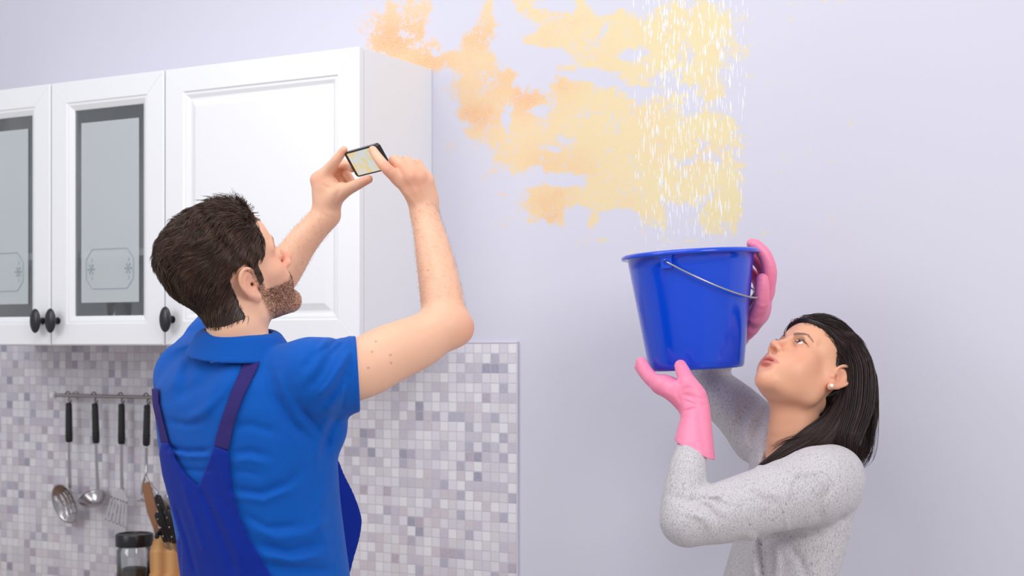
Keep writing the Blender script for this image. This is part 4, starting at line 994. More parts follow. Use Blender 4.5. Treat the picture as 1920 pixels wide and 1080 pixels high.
part_from('dungaree_back', [on_shirt(dR, .001, .0075, 2.6, dfold), on_shirt(dL, .001, .0095, 2.72, dfold)], .0028, dung, None, lo=np.array([-9, -9, 1.05]))
# bib standing off the right side of the chest
bw_ = norm(vd(.80, .60, 0)); bo = V(640, 1000, 2.60); bn = np.cross(bw_, UP)
def bib_poly(P):
    q = P-bo.astype(f32); u = q@bw_.astype(f32); z = q[:, 2]; n_ = q@bn.astype(f32)
    k = 1/F*2.62
    poly = [((x-640)*k*1.12, -(y-1000)*k) for x, y in [tuple(v_) for v_ in smooth_path([(627, 852), (634, 866), (642, 892), (654, 918), (667, 950), (676, 978), (675, 1015), (668, 1050), (656, 1100)], 4)]+[(600, 1100), (600, 852)]]
    s2 = sd_polygon(u, z, poly); cur = n_-.010*np.sin(z*22)-.10*np.clip(u, -.05, .1)**1*0.4
    return smax(np.abs(cur)-.0028, s2, .003).astype(f32)
part_from('bib', [(bib_poly, bo, .20)], .0026, dung, None, lo=np.array([-9, -9, 1.05]))

# ---- man's hair
hrng = np.random.default_rng(11)
hair_m = hair_mat('brown_hair', srgb(30, 21, 18), srgb(104, 76, 62))
def man_hair_th(L):
    """hair thickness above the scalp at local point, negative outside the hair region"""
    x, y, z = L[:, 0], L[:, 1], L[:, 2]; ax_x = np.abs(x)
    front = .068+.010*np.cos(x*40)-.35*np.clip(.06-z, 0, 1)     # hairline towards the face
    ok = (y < front) & ((z > .030) | (y < -.006-.0*z) & (z > -.02) | (y < -.036) & (z > -.060))
    ok &= ~((ax_x > .060) & (np.abs(y+.008) < .019) & (z < .040)) | (y < -.027)
    side = (ax_x > .052) & (y > .013) & (y < .030) & (z > -.012) & (z <= .035); ok |= side
    lim = -.050+1.05*np.minimum(y+.036, 0)+.004*np.sin(x*500); ok |= (y < -.036-.55*np.clip(-.042-z, 0, 1)) & (z > np.maximum(lim, -.098)); ok &= ~((ax_x > .055) & (y > -.032) & (y < .012) & (z < .030))
    top = np.clip((z-.02)/.10, 0, 1); th = .008+.020*top+.010*np.clip((y)/.07, 0, 1)*top+.002*np.clip((-y-.02)/.07, 0, 1)*np.clip((z+.04)/.07, 0, 1)
    th = np.where(z < -.03, .003+.09*np.clip(z+.085, 0, .06), th); th = np.where(z < -.045, -.001, th); th = np.where(side & (z < .03), .0015, th); return np.where(ok, th, -.01), ok
hf0 = head_local('m', False); neck0 = s_chain([to_world(MH, 1, (0, -.032, -.01)), V(443, 612, 2.50), V(436, 665, 2.53)], [.050, .0495, .056])[0]
def hfn(L): return smin(hf0(L), neck0((L@MH[:3, :3].T+MH[:3, 3]).astype(f32)), .016)
def man_cap(P):
    L = to_local(MH, MS, P).astype(f32); d = hfn(L); th, ok = man_hair_th(L)
    lump = .0022*np.sin(L[:, 0]*130+3*np.sin(L[:, 1]*60))*np.sin(L[:, 1]*95+L[:, 2]*60)
    return (d-th*.62-lump*(th > .012)).astype(f32)
# smooth the cap's outline by evaluating the thickness on a blurred point set
def man_cap_s(P):
    out = 0
    for o_ in ((0, 0, 0), (.003, 0, 0), (-.003, 0, 0), (0, .003, 0), (0, -.003, 0), (0, 0, .003), (0, 0, -.003)):
        L = to_local(MH, MS, P+np.array(o_, f32)).astype(f32); th, ok = man_hair_th(L); out = out+th
    L = to_local(MH, MS, P).astype(f32); lump = .002*np.sin(L[:, 0]*130+3*np.sin(L[:, 1]*60))*np.sin(L[:, 1]*95+L[:, 2]*60)
    return (hfn(L)-out/7*.25-lump*(out > .08)).astype(f32)
capF = Field(); capF.add((man_cap_s, to_world(MH, 1, (0, -.01, .03)), .16), 0)
cp_, cf_ = skin(capF, .003); cp_ = relax(cp_, cf_, 4, .5)
# strand roots scattered over the scalp
def grow(n, fn_th, M, sc, sexfn, dirfn, rng, k=8, centre=(0, -.01, .04)):
    d = rng.normal(size=(n*3, 3)); d /= np.linalg.norm(d, axis=1)[:, None]; p = np.array(centre)+d*.05
    for _ in range(14):     # march out to the skin
        p = p-d*np.clip(sexfn(p.astype(f32)), -.02, .02)[:, None]
    th, ok = fn_th(p); p, d, th = p[ok][:n], d[ok][:n], th[ok][:n]
    e = 1e-3
    def grad(q): 
        g_ = np.stack([sexfn((q+np.eye(3)[i]*e).astype(f32))-sexfn((q-np.eye(3)[i]*e).astype(f32)) for i in range(3)], 1); return g_/(np.linalg.norm(g_, axis=1)[:, None]+1e-9)
    N = grad(p); path = [p]; L_, flow, lift = dirfn(p, N, th, rng); q = p.copy(); step = L_/(k-1)
    for i in range(1, k):
        t_ = i/(k-1); Nq = grad(q); fl_ = flow(q, t_); fl_ = fl_-Nq*(fl_*Nq).sum(1)[:, None]; fl_ /= np.linalg.norm(fl_, axis=1)[:, None]+1e-9
        dv = fl_+Nq*lift(t_)[:, None]; dv /= np.linalg.norm(dv, axis=1)[:, None]; q = q+dv*step[:, None]
        dist = sexfn(q.astype(f32)); low = .0015+.0*t_; q = q+Nq*np.clip(low-dist, 0, .02)[:, None]
        path.append(q.copy())
    P = np.stack(path, 1); return P@M[:3, :3].T*sc+M[:3, 3]
def man_dirs(p, N, th, rng):
    n = len(p); top = np.clip((p[:, 2]-.05)/.06, 0, 1); L_ = .014+.018*top+.010*rng.random(n)+.012*np.clip(-p[:, 1]/.08, 0, 1); L_ = np.where(p[:, 2] < -.01, .012+.008*rng.random(n), L_)
    ph = rng.random(n)*6.28; amp = .25+.25*rng.random(n); cell = np.floor(p/.012); hsh = np.sin(cell@np.array([12.9, 78.2, 37.7]))*43758.5; hsh = (hsh-np.floor(hsh))-.5; h0 = hsh
    def flow(q, t_):
        fx = np.stack([.45*np.sin(q[:, 1]*48+q[:, 2]*20)+.22*hsh+.15*np.sin(ph), -.35-.9*np.clip((.10-q[:, 2])/.1, 0, 1)+1.0*np.clip((q[:, 1]-.05)/.03, 0, 1)*top*.6-.5*top, -1.0*np.clip((.085-q[:, 2])/.06, 0, 1)+.0*t_], 1)
        fx[:, 0] += .25*np.sin(6*t_+h0*6)*top; return fx
    def lift(t_): return (.26+.34*top+.2*hsh)*(1-.8*t_)*(.35+.65*np.clip((p[:, 2]+.02)/.05, 0, 1))
    return L_, flow, lift
def capfn(L): return capF.ev((L@MH[:3, :3].T+MH[:3, 3]).astype(f32), None, None)
paths = grow(12500, man_hair_th, MH, MS, capfn, man_dirs, hrng, 8)
# front locks standing up and curling
def front_ok(L): th, ok = man_hair_th(L); return th, ok & (L[:, 1] > .025) & (L[:, 2] > .08)
def front_dirs(p, N, th, rng):
    n = len(p); L_ = .026+.016*rng.random(n); cell = np.floor(p/.009); h_ = np.sin(cell@np.array([12.9, 78.2, 37.7]))*43758.5; h_ = (h_-np.floor(h_))*6.28
    def flow(q, t_): return np.stack([.6*np.sin(h_+2.6*t_), .8-1.9*t_+.4*np.cos(h_), np.full(n, .2)], 1)
    return L_, flow, (lambda t_: np.full(n, 1.2-1.1*t_))
fp_ = grow(1500, front_ok, MH, MS, capfn, front_dirs, hrng, 10)
v1, q1 = strand_mesh('h', paths, .00042+.00026*hrng.random(len(paths)), None, None)
v2, q2 = strand_mesh('h', fp_, .00042+.00020*hrng.random(len(fp_)), None, None)
hv = np.concatenate([cp_, v1, v2]); hq = np.concatenate([cf_, q1+len(cp_), q2+len(cp_)+len(v1)])
o = mesh_of('hair', hv, hq, hair_m, man, {'shade': np.concatenate([np.full(len(cp_), .12), shade_of(len(paths), 24, hrng), shade_of(len(fp_), 30, hrng)])}, mloc); o.matrix_parent_inverse = Matrix.Translation(-Vector(mloc))
# beard and moustache: short stubble hairs
def beard_ok(L):
    x, y, z = L[:, 0], L[:, 1], L[:, 2]; ok = (z < -.026-.25*np.clip(y-.02, 0, .05)) & (y > .004+.12*(z+.05)) & (z > -.122)
    ok |= (np.abs(x) > .05) & (y > .004) & (y < .022) & (z < .02) & (z > -.05)
    ok |= (np.abs(x) < .026) & (z < -.041) & (z > -.055) & (y > .07)
    ok &= ~((np.abs(x) < .024) & (z < -.054) & (z > -.072) & (y > .07)); ok &= ~((np.abs(x) < .012) & (z > -.052) & (y > .09)); return np.full(len(L), .003), ok
def beard_dirs(p, N, th, rng):
    n = len(p); ph = rng.random((n, 3))-.5
    return .0030+.0032*rng.random(n), (lambda q, t_: np.stack([q[:, 0]*2, np.full(n, .5), np.full(n, -1.0)], 1)+ph*.8), (lambda t_: np.full(n, .45))
bodyF = Field(); bodyF.ops = body.ops[:1]+body.ops[1:3]
def bodyfn(L): return bodyF.ev((L@MH[:3, :3].T+MH[:3, 3]).astype(f32))
bp_ = grow(6500, beard_ok, MH, MS, bodyfn, beard_dirs, hrng, 4, centre=(0, .02, -.04))
v3, q3 = strand_mesh('b', bp_, .00022+.00010*hrng.random(len(bp_)), None, None)
o = mesh_of('beard', v3, q3, hair_mat('beard_hair', srgb(58, 38, 28), srgb(150, 104, 78), .5), man, {'shade': shade_of(len(bp_), 12, hrng)}, mloc); o.matrix_parent_inverse = Matrix.Translation(-Vector(mloc))
# fine hairs on the forearms
ah = []
for path_, rad_ in (([R_el, V(826, 545, 2.65), V(812, 470, 2.685), V(799, 412, 2.715), R_wr], [.039, .0385, .033, .0265, .0245]), ([L_el, V(520, 522, 2.86), V(566, 455, 2.855), L_wr], [.040, .038, .031, .026])):
    g_ = smooth_path([np.append(p, r) for p, r in zip(path_, rad_)], 10)
    for _ in range(1100):
        i_ = hrng.integers(2, len(g_)-2); c = g_[i_, :3]+(g_[i_+1, :3]-g_[i_, :3])*hrng.random(); T = norm(g_[i_+1, :3]-g_[i_-1, :3]); n1 = norm(np.cross(T, AX)); n2 = np.cross(T, n1)
        a_ = hrng.random()*6.28; N_ = n1*math.cos(a_)+n2*math.sin(a_); b_ = c+N_*(g_[i_, 3]-.0005); s_ = norm(np.cross(T, N_)); d_ = norm(-s_*hrng.uniform(-.2, .9)+T*hrng.uniform(-.3, .6)); l_ = hrng.uniform(.006, .011)
        ah.append([b_, b_+(N_*.6+d_)*l_*.4, b_+(N_*.8+d_*2)*l_*.4, b_+(N_*.8+d_*2.8)*l_*.4])
v4, q4 = strand_mesh('a', np.array(ah), np.full(len(ah), .00008), None, None)
o = mesh_of('arm_hair', v4, q4, hair_mat('arm_hair', srgb(120, 78, 50), srgb(170, 120, 84), .5), man, {'shade': shade_of(len(ah), 12, hrng)}, mloc); o.matrix_parent_inverse = Matrix.Translation(-Vector(mloc))
for e in (-1, 1):
    o = eyeball(man, MH, MS, e, srgb(90, 110, 120), (.15, 1, .35)); o.matrix_parent_inverse = Matrix.Translation(-Vector(mloc))

# ---- the phone in his hands
pc = (V(645.5, 289, 2.800)+V(668, 331, 2.812))/2          # middle of the left short edge
pl_ = norm(vd(.069, -.092, .004)); ps_ = norm(vd(.023, .0155, -.043)); ps_ = norm(ps_-pl_*ps_.dot(pl_)); pn = np.cross(pl_, ps_)
if pn@AX > 0: pn = -pn
pw, ph_ = .118, .053; O_ = pc+pl_*pw/2
ph_e = empty('smartphone', O_, 'black smartphone held in both hands, its screen showing the stain', 'phone')
def slab(name, w_, h_, t_, r_, off, m, parent, curve=8):
    poly = []
    for cx, cy, a0 in ((w_/2-r_, h_/2-r_, 0), (-w_/2+r_, h_/2-r_, 90), (-w_/2+r_, -h_/2+r_, 180), (w_/2-r_, -h_/2+r_, 270)):
        for a in np.linspace(0, 90, curve): poly.append((cx+r_*math.cos(math.radians(a0+a)), cy+r_*math.sin(math.radians(a0+a))))
    return MB().prism(poly, t_, frame_mat(O_+pn*off, pl_, ps_, pn)).build(name, m, parent)
case = slab('case', pw, ph_, .0085, .008, -.0085, mat('black_phone', srgb(20, 18, 22), .3), ph_e)
slab('bezel_glass', pw-.003, ph_-.003, .0006, .007, 0, mat('black_glass', (.008, .008, .01), .06), ph_e)
sm = mat('phone_screen', (0, 0, 0), .2); t = NT(sm); co = t.obj(); n1 = t.noise(60, 4, .6, co)
mr = t.n('ShaderNodeMapRange', interpolation_type='SMOOTHSTEP'); mr.inputs[1].default_value = .44; mr.inputs[2].default_value = .58; t.l(n1, mr.inputs[0])
t.l(t.mix(mr.outputs[0], srgb(222, 226, 224), srgb(240, 218, 158)), t.b.inputs['Emission Color']); t.b.inputs['Emission Strength'].default_value = .85
slab('screen', pw-.020, ph_-.006, .0003, .001, .0006, sm, ph_e)
rel(ph_e)
# ------------------------------------------------------------------ the woman
WD = 2.84
w_o = V(1512, 709, WD); w_fh = vd(-.848, -.530, 0)
WH, WS = head_frame(w_o, w_fh, 50.7, roll=-4.4, scale=.972)
w_fwd = fv(-.94, -.34); w_right = np.array([w_fwd[1], -w_fwd[0], 0])
NL_sh = V(1530, 912, 2.70); NL_el = V(1286, 975, 2.64); NL_wr = V(1305, 790, 2.72)      # near arm (her left)
FR_sh = V(1425, 815, 3.00); FR_el = V(1312, 712, 3.10); FR_wr = V(1384, 628, 3.03)      # far arm (her right)
wb = Field()
wb.add(s_head('f', WH, WS), 0)
wb.add(s_chain([to_world(WH, WS, (0, -.022, -.02)), V(1494, 768, 2.835), V(1494, 850, 2.84)], [.046, .0435, .052]), .018)
wb.add(s_chain([to_world(WH, WS, (.02, .0, -.05)), V(1468, 790, 2.83), V(1474, 850, 2.84)], [.024, .026, .04]), .015)
W_ROWS = [(1180, 1325, 1575, .12), (1080, 1350, 1572, .115), (1020, 1368, 1590, .115), (960, 1382, 1604, .118), (910, 1392, 1610, .115), (870, 1410, 1600, .10), (840, 1440, 1570, .07)]
def wsec(rows, depth, inset, c_):
    out = []
    for y, xl, xr, b_ in rows:
        c = V((xl+xr)/2, y, depth); hw = (xr-xl)/2/F*depth-inset; bb_ = min(b_-inset, hw*.97/c_[0]); out.append((c, .155-inset if y > 850 else .11, bb_))
    return out
# trunk seen from its left side: the half depth shows, the half width lies along the view
def w_trunk(inset): return s_loft([(V((xl+xr)/2, y, 2.85), (.150 if y > 900 else .13 if y > 860 else .09)-inset, ((xr-xl)/2/F*2.80-.030)-inset) for y, xl, xr, b_ in W_ROWS], w_right, w_fwd, 2.2)
wb.add(w_trunk(.012), .02)
wb.add(s_chain([NL_sh, (NL_sh+NL_el)/2, NL_el], [.05, .042, .036]), .02)
wb.add(s_chain([NL_el, V(1284, 900, 2.66), V(1298, 830, 2.695), NL_wr], [.032, .029, .024, .0215]), .012)
wb.add(s_chain([FR_sh, (FR_sh+FR_el)/2, FR_el], [.048, .042, .036]), .02)
wb.add(s_chain([FR_el, (FR_el+FR_wr)/2, FR_wr], [.036, .030, .022]), .012)
# hands inside the gloves
N_palm = [s_chain([NL_wr, V(1300, 764, 2.735), V(1290, 748, 2.745)], [.0225, .0255, .024]),
          s_chain([V(1292, 752, 2.745), V(1262, 733, 2.745), V(1238, 722, 2.765)], [.022, .0185, .0145]),
          s_chain([V(1292, 748, 2.755), V(1262, 728, 2.785), V(1246, 718, 2.81)], [.022, .0175, .014]),
          s_chain([V(1302, 758, 2.745), V(1304, 742, 2.735), V(1290, 722, 2.735)], [.022, .0185, .0155])]
N_fing = [([V(1240, 722, 2.765), V(1222, 711, 2.79), V(1209, 694, 2.82), V(1203, 680, 2.835)], [.0150, .0122, .0110, .0092]),
          ([V(1248, 722, 2.800), V(1232, 716, 2.835), V(1214, 705, 2.875), V(1200, 688, 2.90)], [.0140, .0112, .0102, .0088]),
          ([V(1256, 724, 2.825), V(1246, 716, 2.865), V(1228, 712, 2.905), V(1212, 706, 2.935)], [.0135, .0110, .0100, .0085]),
          ([V(1266, 728, 2.835), V(1262, 719, 2.87), V(1250, 714, 2.905), V(1240, 712, 2.93)], [.0120, .0098, .0088, .0078]),
          ([V(1294, 732, 2.738), V(1288, 714, 2.742), V(1281, 698, 2.765), V(1276, 686, 2.785)], [.0165, .0125, .0116, .0095])]
F_palm = [s_chain([FR_wr, V(1406, 605, 2.985), V(1424, 575, 2.965)], [.022, .026, .026], (fv(1, .2), .75)),
          s_chain([V(1420, 585, 2.965), V(1434, 545, 2.955)], [.021, .0155]), s_chain([V(1420, 585, 2.975), V(1436, 545, 2.985)], [.021, .0150]), s_chain([V(1416, 585, 2.985), V(1432, 548, 3.010)], [.021, .0145])]
F_fing = [([V(1436, 548, 2.952), V(1443, 510, 2.935), V(1434, 478, 2.93), V(1417, 459, 2.93)], [.0150, .0128, .0112, .0092]),
          ([V(1436, 548, 2.985), V(1443, 505, 2.970), V(1428, 472, 2.962), V(1410, 457, 2.955)], [.0142, .0120, .0105, .0088]),
          ([V(1430, 550, 3.010), V(1434, 512, 3.005), V(1416, 484, 3.000), V(1398, 472, 2.995)], [.0138, .0112, .0100, .0085]),
          ([V(1424, 560, 3.030), V(1422, 530, 3.030), V(1404, 508, 3.020), V(1390, 500, 3.010)], [.0118, .0098, .0088, .0078]),
          ([V(1418, 594, 2.950), V(1427, 568, 2.925), V(1429, 540, 2.915), V(1429, 524, 2.912)], [.0165, .0135, .0122, .0100])]
for palm, fing in ((N_palm, N_fing), (F_palm, F_fing)):
    for p in palm: wb.add(p, .010)
    wb.add(s_union([s_chain(p, r) for p, r in fing]), .008)
def woman_tone(P):
    n = len(P); L = to_local(WH, WS, P); base = np.tile(np.array(srgb(232, 174, 142)), (n, 1))
    isf = (np.abs(L[:, 0]) < .11) & (L[:, 2] > -.13) & (np.abs(L[:, 1]) < .14)
    red = isf*(gauss(L, (-.045, .065, -.025), (.022, .04, .024))*.45+gauss(L, (.045, .065, -.025), (.022, .04, .024))*.45+gauss(L, (0, .113, -.026), (.014, .02, .014))*.5+gauss(L, (-.083, -.006, -.01), (.02, .03, .03))*.55)
    red = np.clip(red, 0, 1)[:, None]; base = base*(1-red*.6)+np.array(srgb(226, 128, 112))*red*.6
    w_ = .0275; top = -.0515-.012*(np.abs(L[:, 0])/w_)**1.6-.002*np.cos(np.clip(np.abs(L[:, 0])/.006, 0, 3.14)); bot = -.0725+.0105*(np.abs(L[:, 0])/w_)**2
    lm = isf*(L[:, 1] > .07)*(np.abs(L[:, 0]) < w_+.001)*np.clip((top-L[:, 2])/.0012+.5, 0, 1)*np.clip((L[:, 2]-bot)/.0012+.5, 0, 1)
    lm = lm[:, None]; base = base*(1-lm*.85)+np.array(srgb(204, 112, 110))*lm*.85
    for e in (-1, 1):
        nz = (np.clip(1.6*gauss(L, (e*.0050, .102, -.0365), (.0036, .012, .0034))-.5, 0, 1)*isf)[:, None]; base = base*(1-nz*.8)+np.array(srgb(70, 30, 28))*nz*.8  # nostril shade painted dark into the skin tone
        q = polyline_dist(L[:, 0], L[:, 2], [(e*.013, .0215), (e*.022, .0270), (e*.036, .0305), (e*.050, .0215)]); wd = .0024-.0011*np.clip((np.abs(L[:, 0])-.030)/.02, 0, 1)
        b = (np.clip((wd-q)/.0012+.5, 0, 1)*isf*(L[:, 1] > .045))[:, None]; base = base*(1-b*.85)+np.array(srgb(66, 42, 36))*b*.85
        q = polyline_dist(L[:, 0], L[:, 2], [(e*.018, .0062), (e*.026, .0108), (e*.036, .0112), (e*.0465, .0060)]); b = (np.clip((.0020-q)/.0008+.5, 0, 1)*isf*(L[:, 1] > .06))[:, None]; base = base*(1-b*.9)+np.array(srgb(30, 20, 20))*b*.9
        q = polyline_dist(L[:, 0], L[:, 2], [(e*.022, .0000), (e*.032, -.0028), (e*.045, .0006)]); b = (np.clip((.0011-q)/.0008+.5, 0, 1)*isf*(L[:, 1] > .06))[:, None]; base = base*(1-b*.45)+np.array(srgb(120, 80, 74))*b*.45
    return base
pw_, fw_ = skin(wb, .0026, lo=np.array([-9, -9, 1.02])); pw_ = relax(pw_, fw_, 1, .35)
wloc = V(1480, 1080, 2.85)*np.array((1, 1, 0))+np.array((0, 0, 1.02))
woman = mesh_of('person', pw_, fw_, skin_mat('skin_woman', .42), None, {'tone': woman_tone(pw_)}, wloc)
tag(woman, 'dark-haired woman in light grey knit and pink rubber gloves holding up the blue bucket', 'person')
def wpart(name, pos, fc, m, cols=None):
    o = mesh_of(name, pos, fc, m, woman, cols, wloc); o.matrix_parent_inverse = Matrix.Translation(-Vector(wloc)); return o
for e in (-1, 1):
    o = eyeball(woman, WH, WS, e, srgb(84, 92, 98), (.04, 1, .26)); o.matrix_parent_inverse = Matrix.Translation(-Vector(wloc))
# lashes
for e in (-1, 1):
    lp = []
    for t_ in np.linspace(0, 1, 26):
        x = e*(.020+.028*t_); b0 = np.array((x, .0925-.30*max(abs(x)-.030, 0), .0108-.006*(t_-.45)**2*4)); out = np.array((e*(.25*t_-.02), 1.0, .45)); out = norm(out)
        l_ = (.0065+.003*math.sin(math.pi*t_))*(1 if e < 0 else .25); lp.append([b0, b0+out*l_*.4, b0+out*l_*.75+np.array((0, 0, l_*.18)), b0+out*l_+np.array((0, 0, l_*.42))])
    lp = np.array(lp)@WH[:3, :3].T*WS+WH[:3, 3]
    vv, qq = strand_mesh('l', lp, np.full(len(lp), .00022), None, None); wpart('eyelash', vv, qq, mat('lash', (.01, .008, .008), .5))
# pearl earring
pe = to_world(WH, WS, (-.0845, -.001, -.0265))
MB().lathe([(math.sin(q)*.0042+1e-6, -math.cos(q)*.0042) for q in np.linspace(0, math.pi, 14)], 24, frame_mat(pe, (1, 0, 0), (0, 1, 0), (0, 0, 1))).build('pearl_earring', mat('pearl', srgb(240, 232, 226), .18, spec=.7), woman, True).matrix_parent_inverse = Matrix.Translation(-Vector(wloc))

# knitted cardigan
kn = Field()
kn.add(w_trunk(0), 0)
kn.add(s_chain([V(1500, 885, 2.78), V(1560, 895, 2.74), NL_sh+vd(.004, 0, .002)], [.050, .062, .066]), .03)
kn.add(s_chain([NL_sh, V(1450, 935, 2.675), V(1360, 960, 2.65), NL_el+vd(.006, 0, .002)], [.070, .064, .057, .049]), .025)
kn.add(s_chain([NL_el, V(1284, 935, 2.65), V(1289, 880, 2.665), V(1299, 832, 2.700), V(1301, 812, 2.705)], [.046, .0415, .0345, .0268, .0255]), .015)
kn.add(s_chain([V(1470, 880, 2.86), V(1448, 840, 2.94), FR_sh], [.050, .052, .056]), .03)
kn.add(s_chain([FR_sh, V(1378, 765, 3.04), FR_el], [.060, .054, .046]), .02)
kn.add(s_chain([FR_el, (FR_el+FR_wr)/2, FR_wr], [.045, .036, .026]), .012)
W_FOLDS = [([(1508, 870), (1480, 905), (1472, 960), (1478, 1000)], 3, .0022), ([(1335, 930), (1350, 945), (1365, 950)], 5, -.004), ([(1318, 926), (1340, 930), (1352, 925)], 5, .005), ([(1300, 940), (1330, 955), (1345, 975)], 6, -.004), ([(1290, 960), (1320, 972), (1335, 995)], 6, .004), ([(1262, 930), (1290, 940), (1315, 935)], 6, -.003),
 ([(1455, 870), (1500, 885), (1545, 880)], 8, .003), ([(1440, 1005), (1500, 1001), (1560, 990), (1590, 960)], 7, -.0065), ([(1430, 1018), (1470, 1010), (1500, 1004)], 7, -.006), ([(1425, 1005), (1428, 1050), (1432, 1090)], 5, -.012), ([(1410, 1010), (1413, 1050), (1416, 1090)], 7, .010), ([(1385, 1015), (1390, 1050), (1392, 1090)], 6, -.007), ([(1452, 1020), (1458, 1050), (1455, 1090)], 7, .005), ([(1475, 1020), (1500, 1050), (1515, 1090)], 8, -.004),
 ([(1560, 905), (1540, 940), (1535, 985)], 9, -.003), ([(1400, 905), (1440, 925), (1470, 930)], 8, .003)]
W_FOLDS2 = [([(1400, 765), (1385, 790), (1378, 820)], 6, -.006), ([(1418, 775), (1402, 800), (1395, 840)], 5, .006), ([(1432, 785), (1415, 815), (1408, 860)], 5, -.006), ([(1440, 800), (1428, 830), (1420, 880)], 5, .005), ([(1385, 757), (1370, 785), (1366, 810)], 6, .005), ([(1330, 715), (1350, 730), (1362, 752)], 6, -.003)]
W_FOLDS = [(a_, b_, c_*1.5 if abs(c_) < .0055 else c_) for a_, b_, c_ in W_FOLDS]
kn.disp(folds(W_FOLDS, depth0=2.83)); kn.disp(folds(W_FOLDS2, depth0=3.05))
cuff = V(1299, 820, 2.695).astype(f32); cuffn = norm(V(1298, 790, 2.71)-V(1290, 850, 2.69)).astype(f32)
nkp = V(1478, 812, 2.83)
kn.sub(s_chain([V(1494, 730, 2.83), V(1486, 790, 2.83), V(1462, 850, 2.835), V(1425, 890, 2.82)], [.060, .052, .032, .012]), .004)
bodyW = Field(); bodyW.ops = list(wb.ops)
kn.sub((lambda P: bodyW.ev(P)+.0022, V(1480, 850, 2.84), .30), .002)
kn.cut(lambda P: np.where(((P-cuff)**2).sum(1) < .008, (P-cuff)@cuffn, -.05).astype(f32), .001)
pk, fk = skin(kn, .0032, lo=np.array([-9, -9, 1.05])); pk = relax(pk, fk, 1, .3)
knit = mat('grey_knit', srgb(196, 190, 194), .9, spec=.15, Sheen_Weight=.15); t = NT(knit); co = t.obj()
mp = t.n('ShaderNodeMapping'); mp.inputs['Scale'].default_value = (1, 1, .40); t.l(co, mp.inputs[0])
v = t.n('ShaderNodeTexVoronoi'); v.inputs['Scale'].default_value = 520; t.l(mp.outputs[0], v.inputs['Vector'])
sp_ = t.noise(240, 3, .75, mp.outputs[0]); mr = t.n('ShaderNodeMapRange'); mr.inputs[1].default_value = .60; mr.inputs[2].default_value = .70; t.l(sp_, mr.inputs[0])
c_ = t.mix(v.outputs['Distance'], srgb(226, 221, 223), srgb(176, 170, 177)); t.l(t.mix(t.math('MULTIPLY', mr.outputs[0], .75), c_, srgb(104, 98, 108)), t.b.inputs['Base Color'])
t.bump(v.outputs['Distance'], .5, .0014)
wpart('cardigan', pk, fk, knit)

# rubber gloves
pink = mat('pink_rubber', srgb(250, 142, 176), .38, spec=.45, Subsurface_Weight=.1, Subsurface_Scale=.01)
pink.node_tree.nodes['Principled BSDF'].inputs['Subsurface Radius'].default_value = (1, .4, .4)
def glove(palm, fing, cuffc, foldlines, dep):
    g = Field()
    for i, p in enumerate(palm): g.add(p, .010 if i else 0)
    g.add(s_union([s_chain(p, r) for p, r in fing]), .008)
    g.ops = [(o_, (lambda fn: (lambda P: fn(P)-.0024))(p[0]) and ((lambda fn: (lambda P: fn(P)-.0024))(p[0]), p[1], p[2]+.003), k) for o_, p, k in g.ops]
    pts, rr, th_, cutn = cuffc
    if pts is not None:
        g.add(s_chain(pts, rr), .006)
        g.disp(folds(foldlines, depth0=dep))
        e_ = V(1300, 842, 2.70).astype(f32); n_ = norm(np.array(cutn)).astype(f32)
        g.sub(s_chain([V(1301, 828, 2.708)]+pts[3:]+[np.array(pts[-1])+(np.array(pts[-1])-np.array(pts[-2]))*.6], [.0285]+[r-th_ for r in rr[3:]]+[rr[-1]-th_+.004]), .001)
        g.cut(lambda P: np.where(((P-e_)**2).sum(1) < .0045, (P-e_)@n_, -.05).astype(f32), .001)
    else: g.disp(folds(foldlines, depth0=dep))
    p_, q_ = skin(g, .0017); return relax(p_, q_, 1, .35)if False else (p_, q_)
p_, q_ = glove(N_palm, N_fing, ([V(1304, 768, 2.733), V(1306, 780, 2.728), V(1303, 805, 2.718), V(1300, 845, 2.695), V(1299, 872, 2.690)], [.0265, .0262, .0322, .0385, .0425], .0042, vd(-.41, .1, -.9)),
  [([(1290, 712), (1298, 716), (1302, 724)], 2, -.0009), ([(1288, 722), (1300, 722), (1308, 730)], 2, .0009), ([(1286, 728), (1300, 728), (1312, 738)], 2, -.0009), ([(1284, 734), (1300, 736), (1316, 744)], 2, .0010), ([(1282, 740), (1300, 744), (1318, 750)], 2, -.0010), ([(1283, 746), (1300, 752), (1320, 754)], 2, .0010), ([(1286, 752), (1304, 759), (1322, 758)], 2, -.0012), ([(1269, 730), (1272, 745), (1276, 758)], 3, -.0015), ([(1284, 771), (1300, 766), (1322, 762)], 2.4, -.0022), ([(1310, 775), (1316, 810), (1322, 845)], 4, -.0012), ([(1300, 775), (1304, 810), (1306, 840)], 5, .0012), ([(1240, 733), (1262, 742), (1280, 762)], 4, .0010)], 2.76)
wpart('rubber_glove', relax(p_, q_, 1, .3), q_, pink)
p_, q_ = glove(F_palm, F_fing, (None, None, None, None), [([(1404, 598), (1420, 596), (1432, 592)], 3, -.0012), ([(1404, 618), (1414, 612)], 3, -.0015), ([(1420, 570), (1430, 575), (1440, 570)], 3, .001)], 2.98)
wpart('rubber_glove', relax(p_, q_, 1, .3), q_, pink)

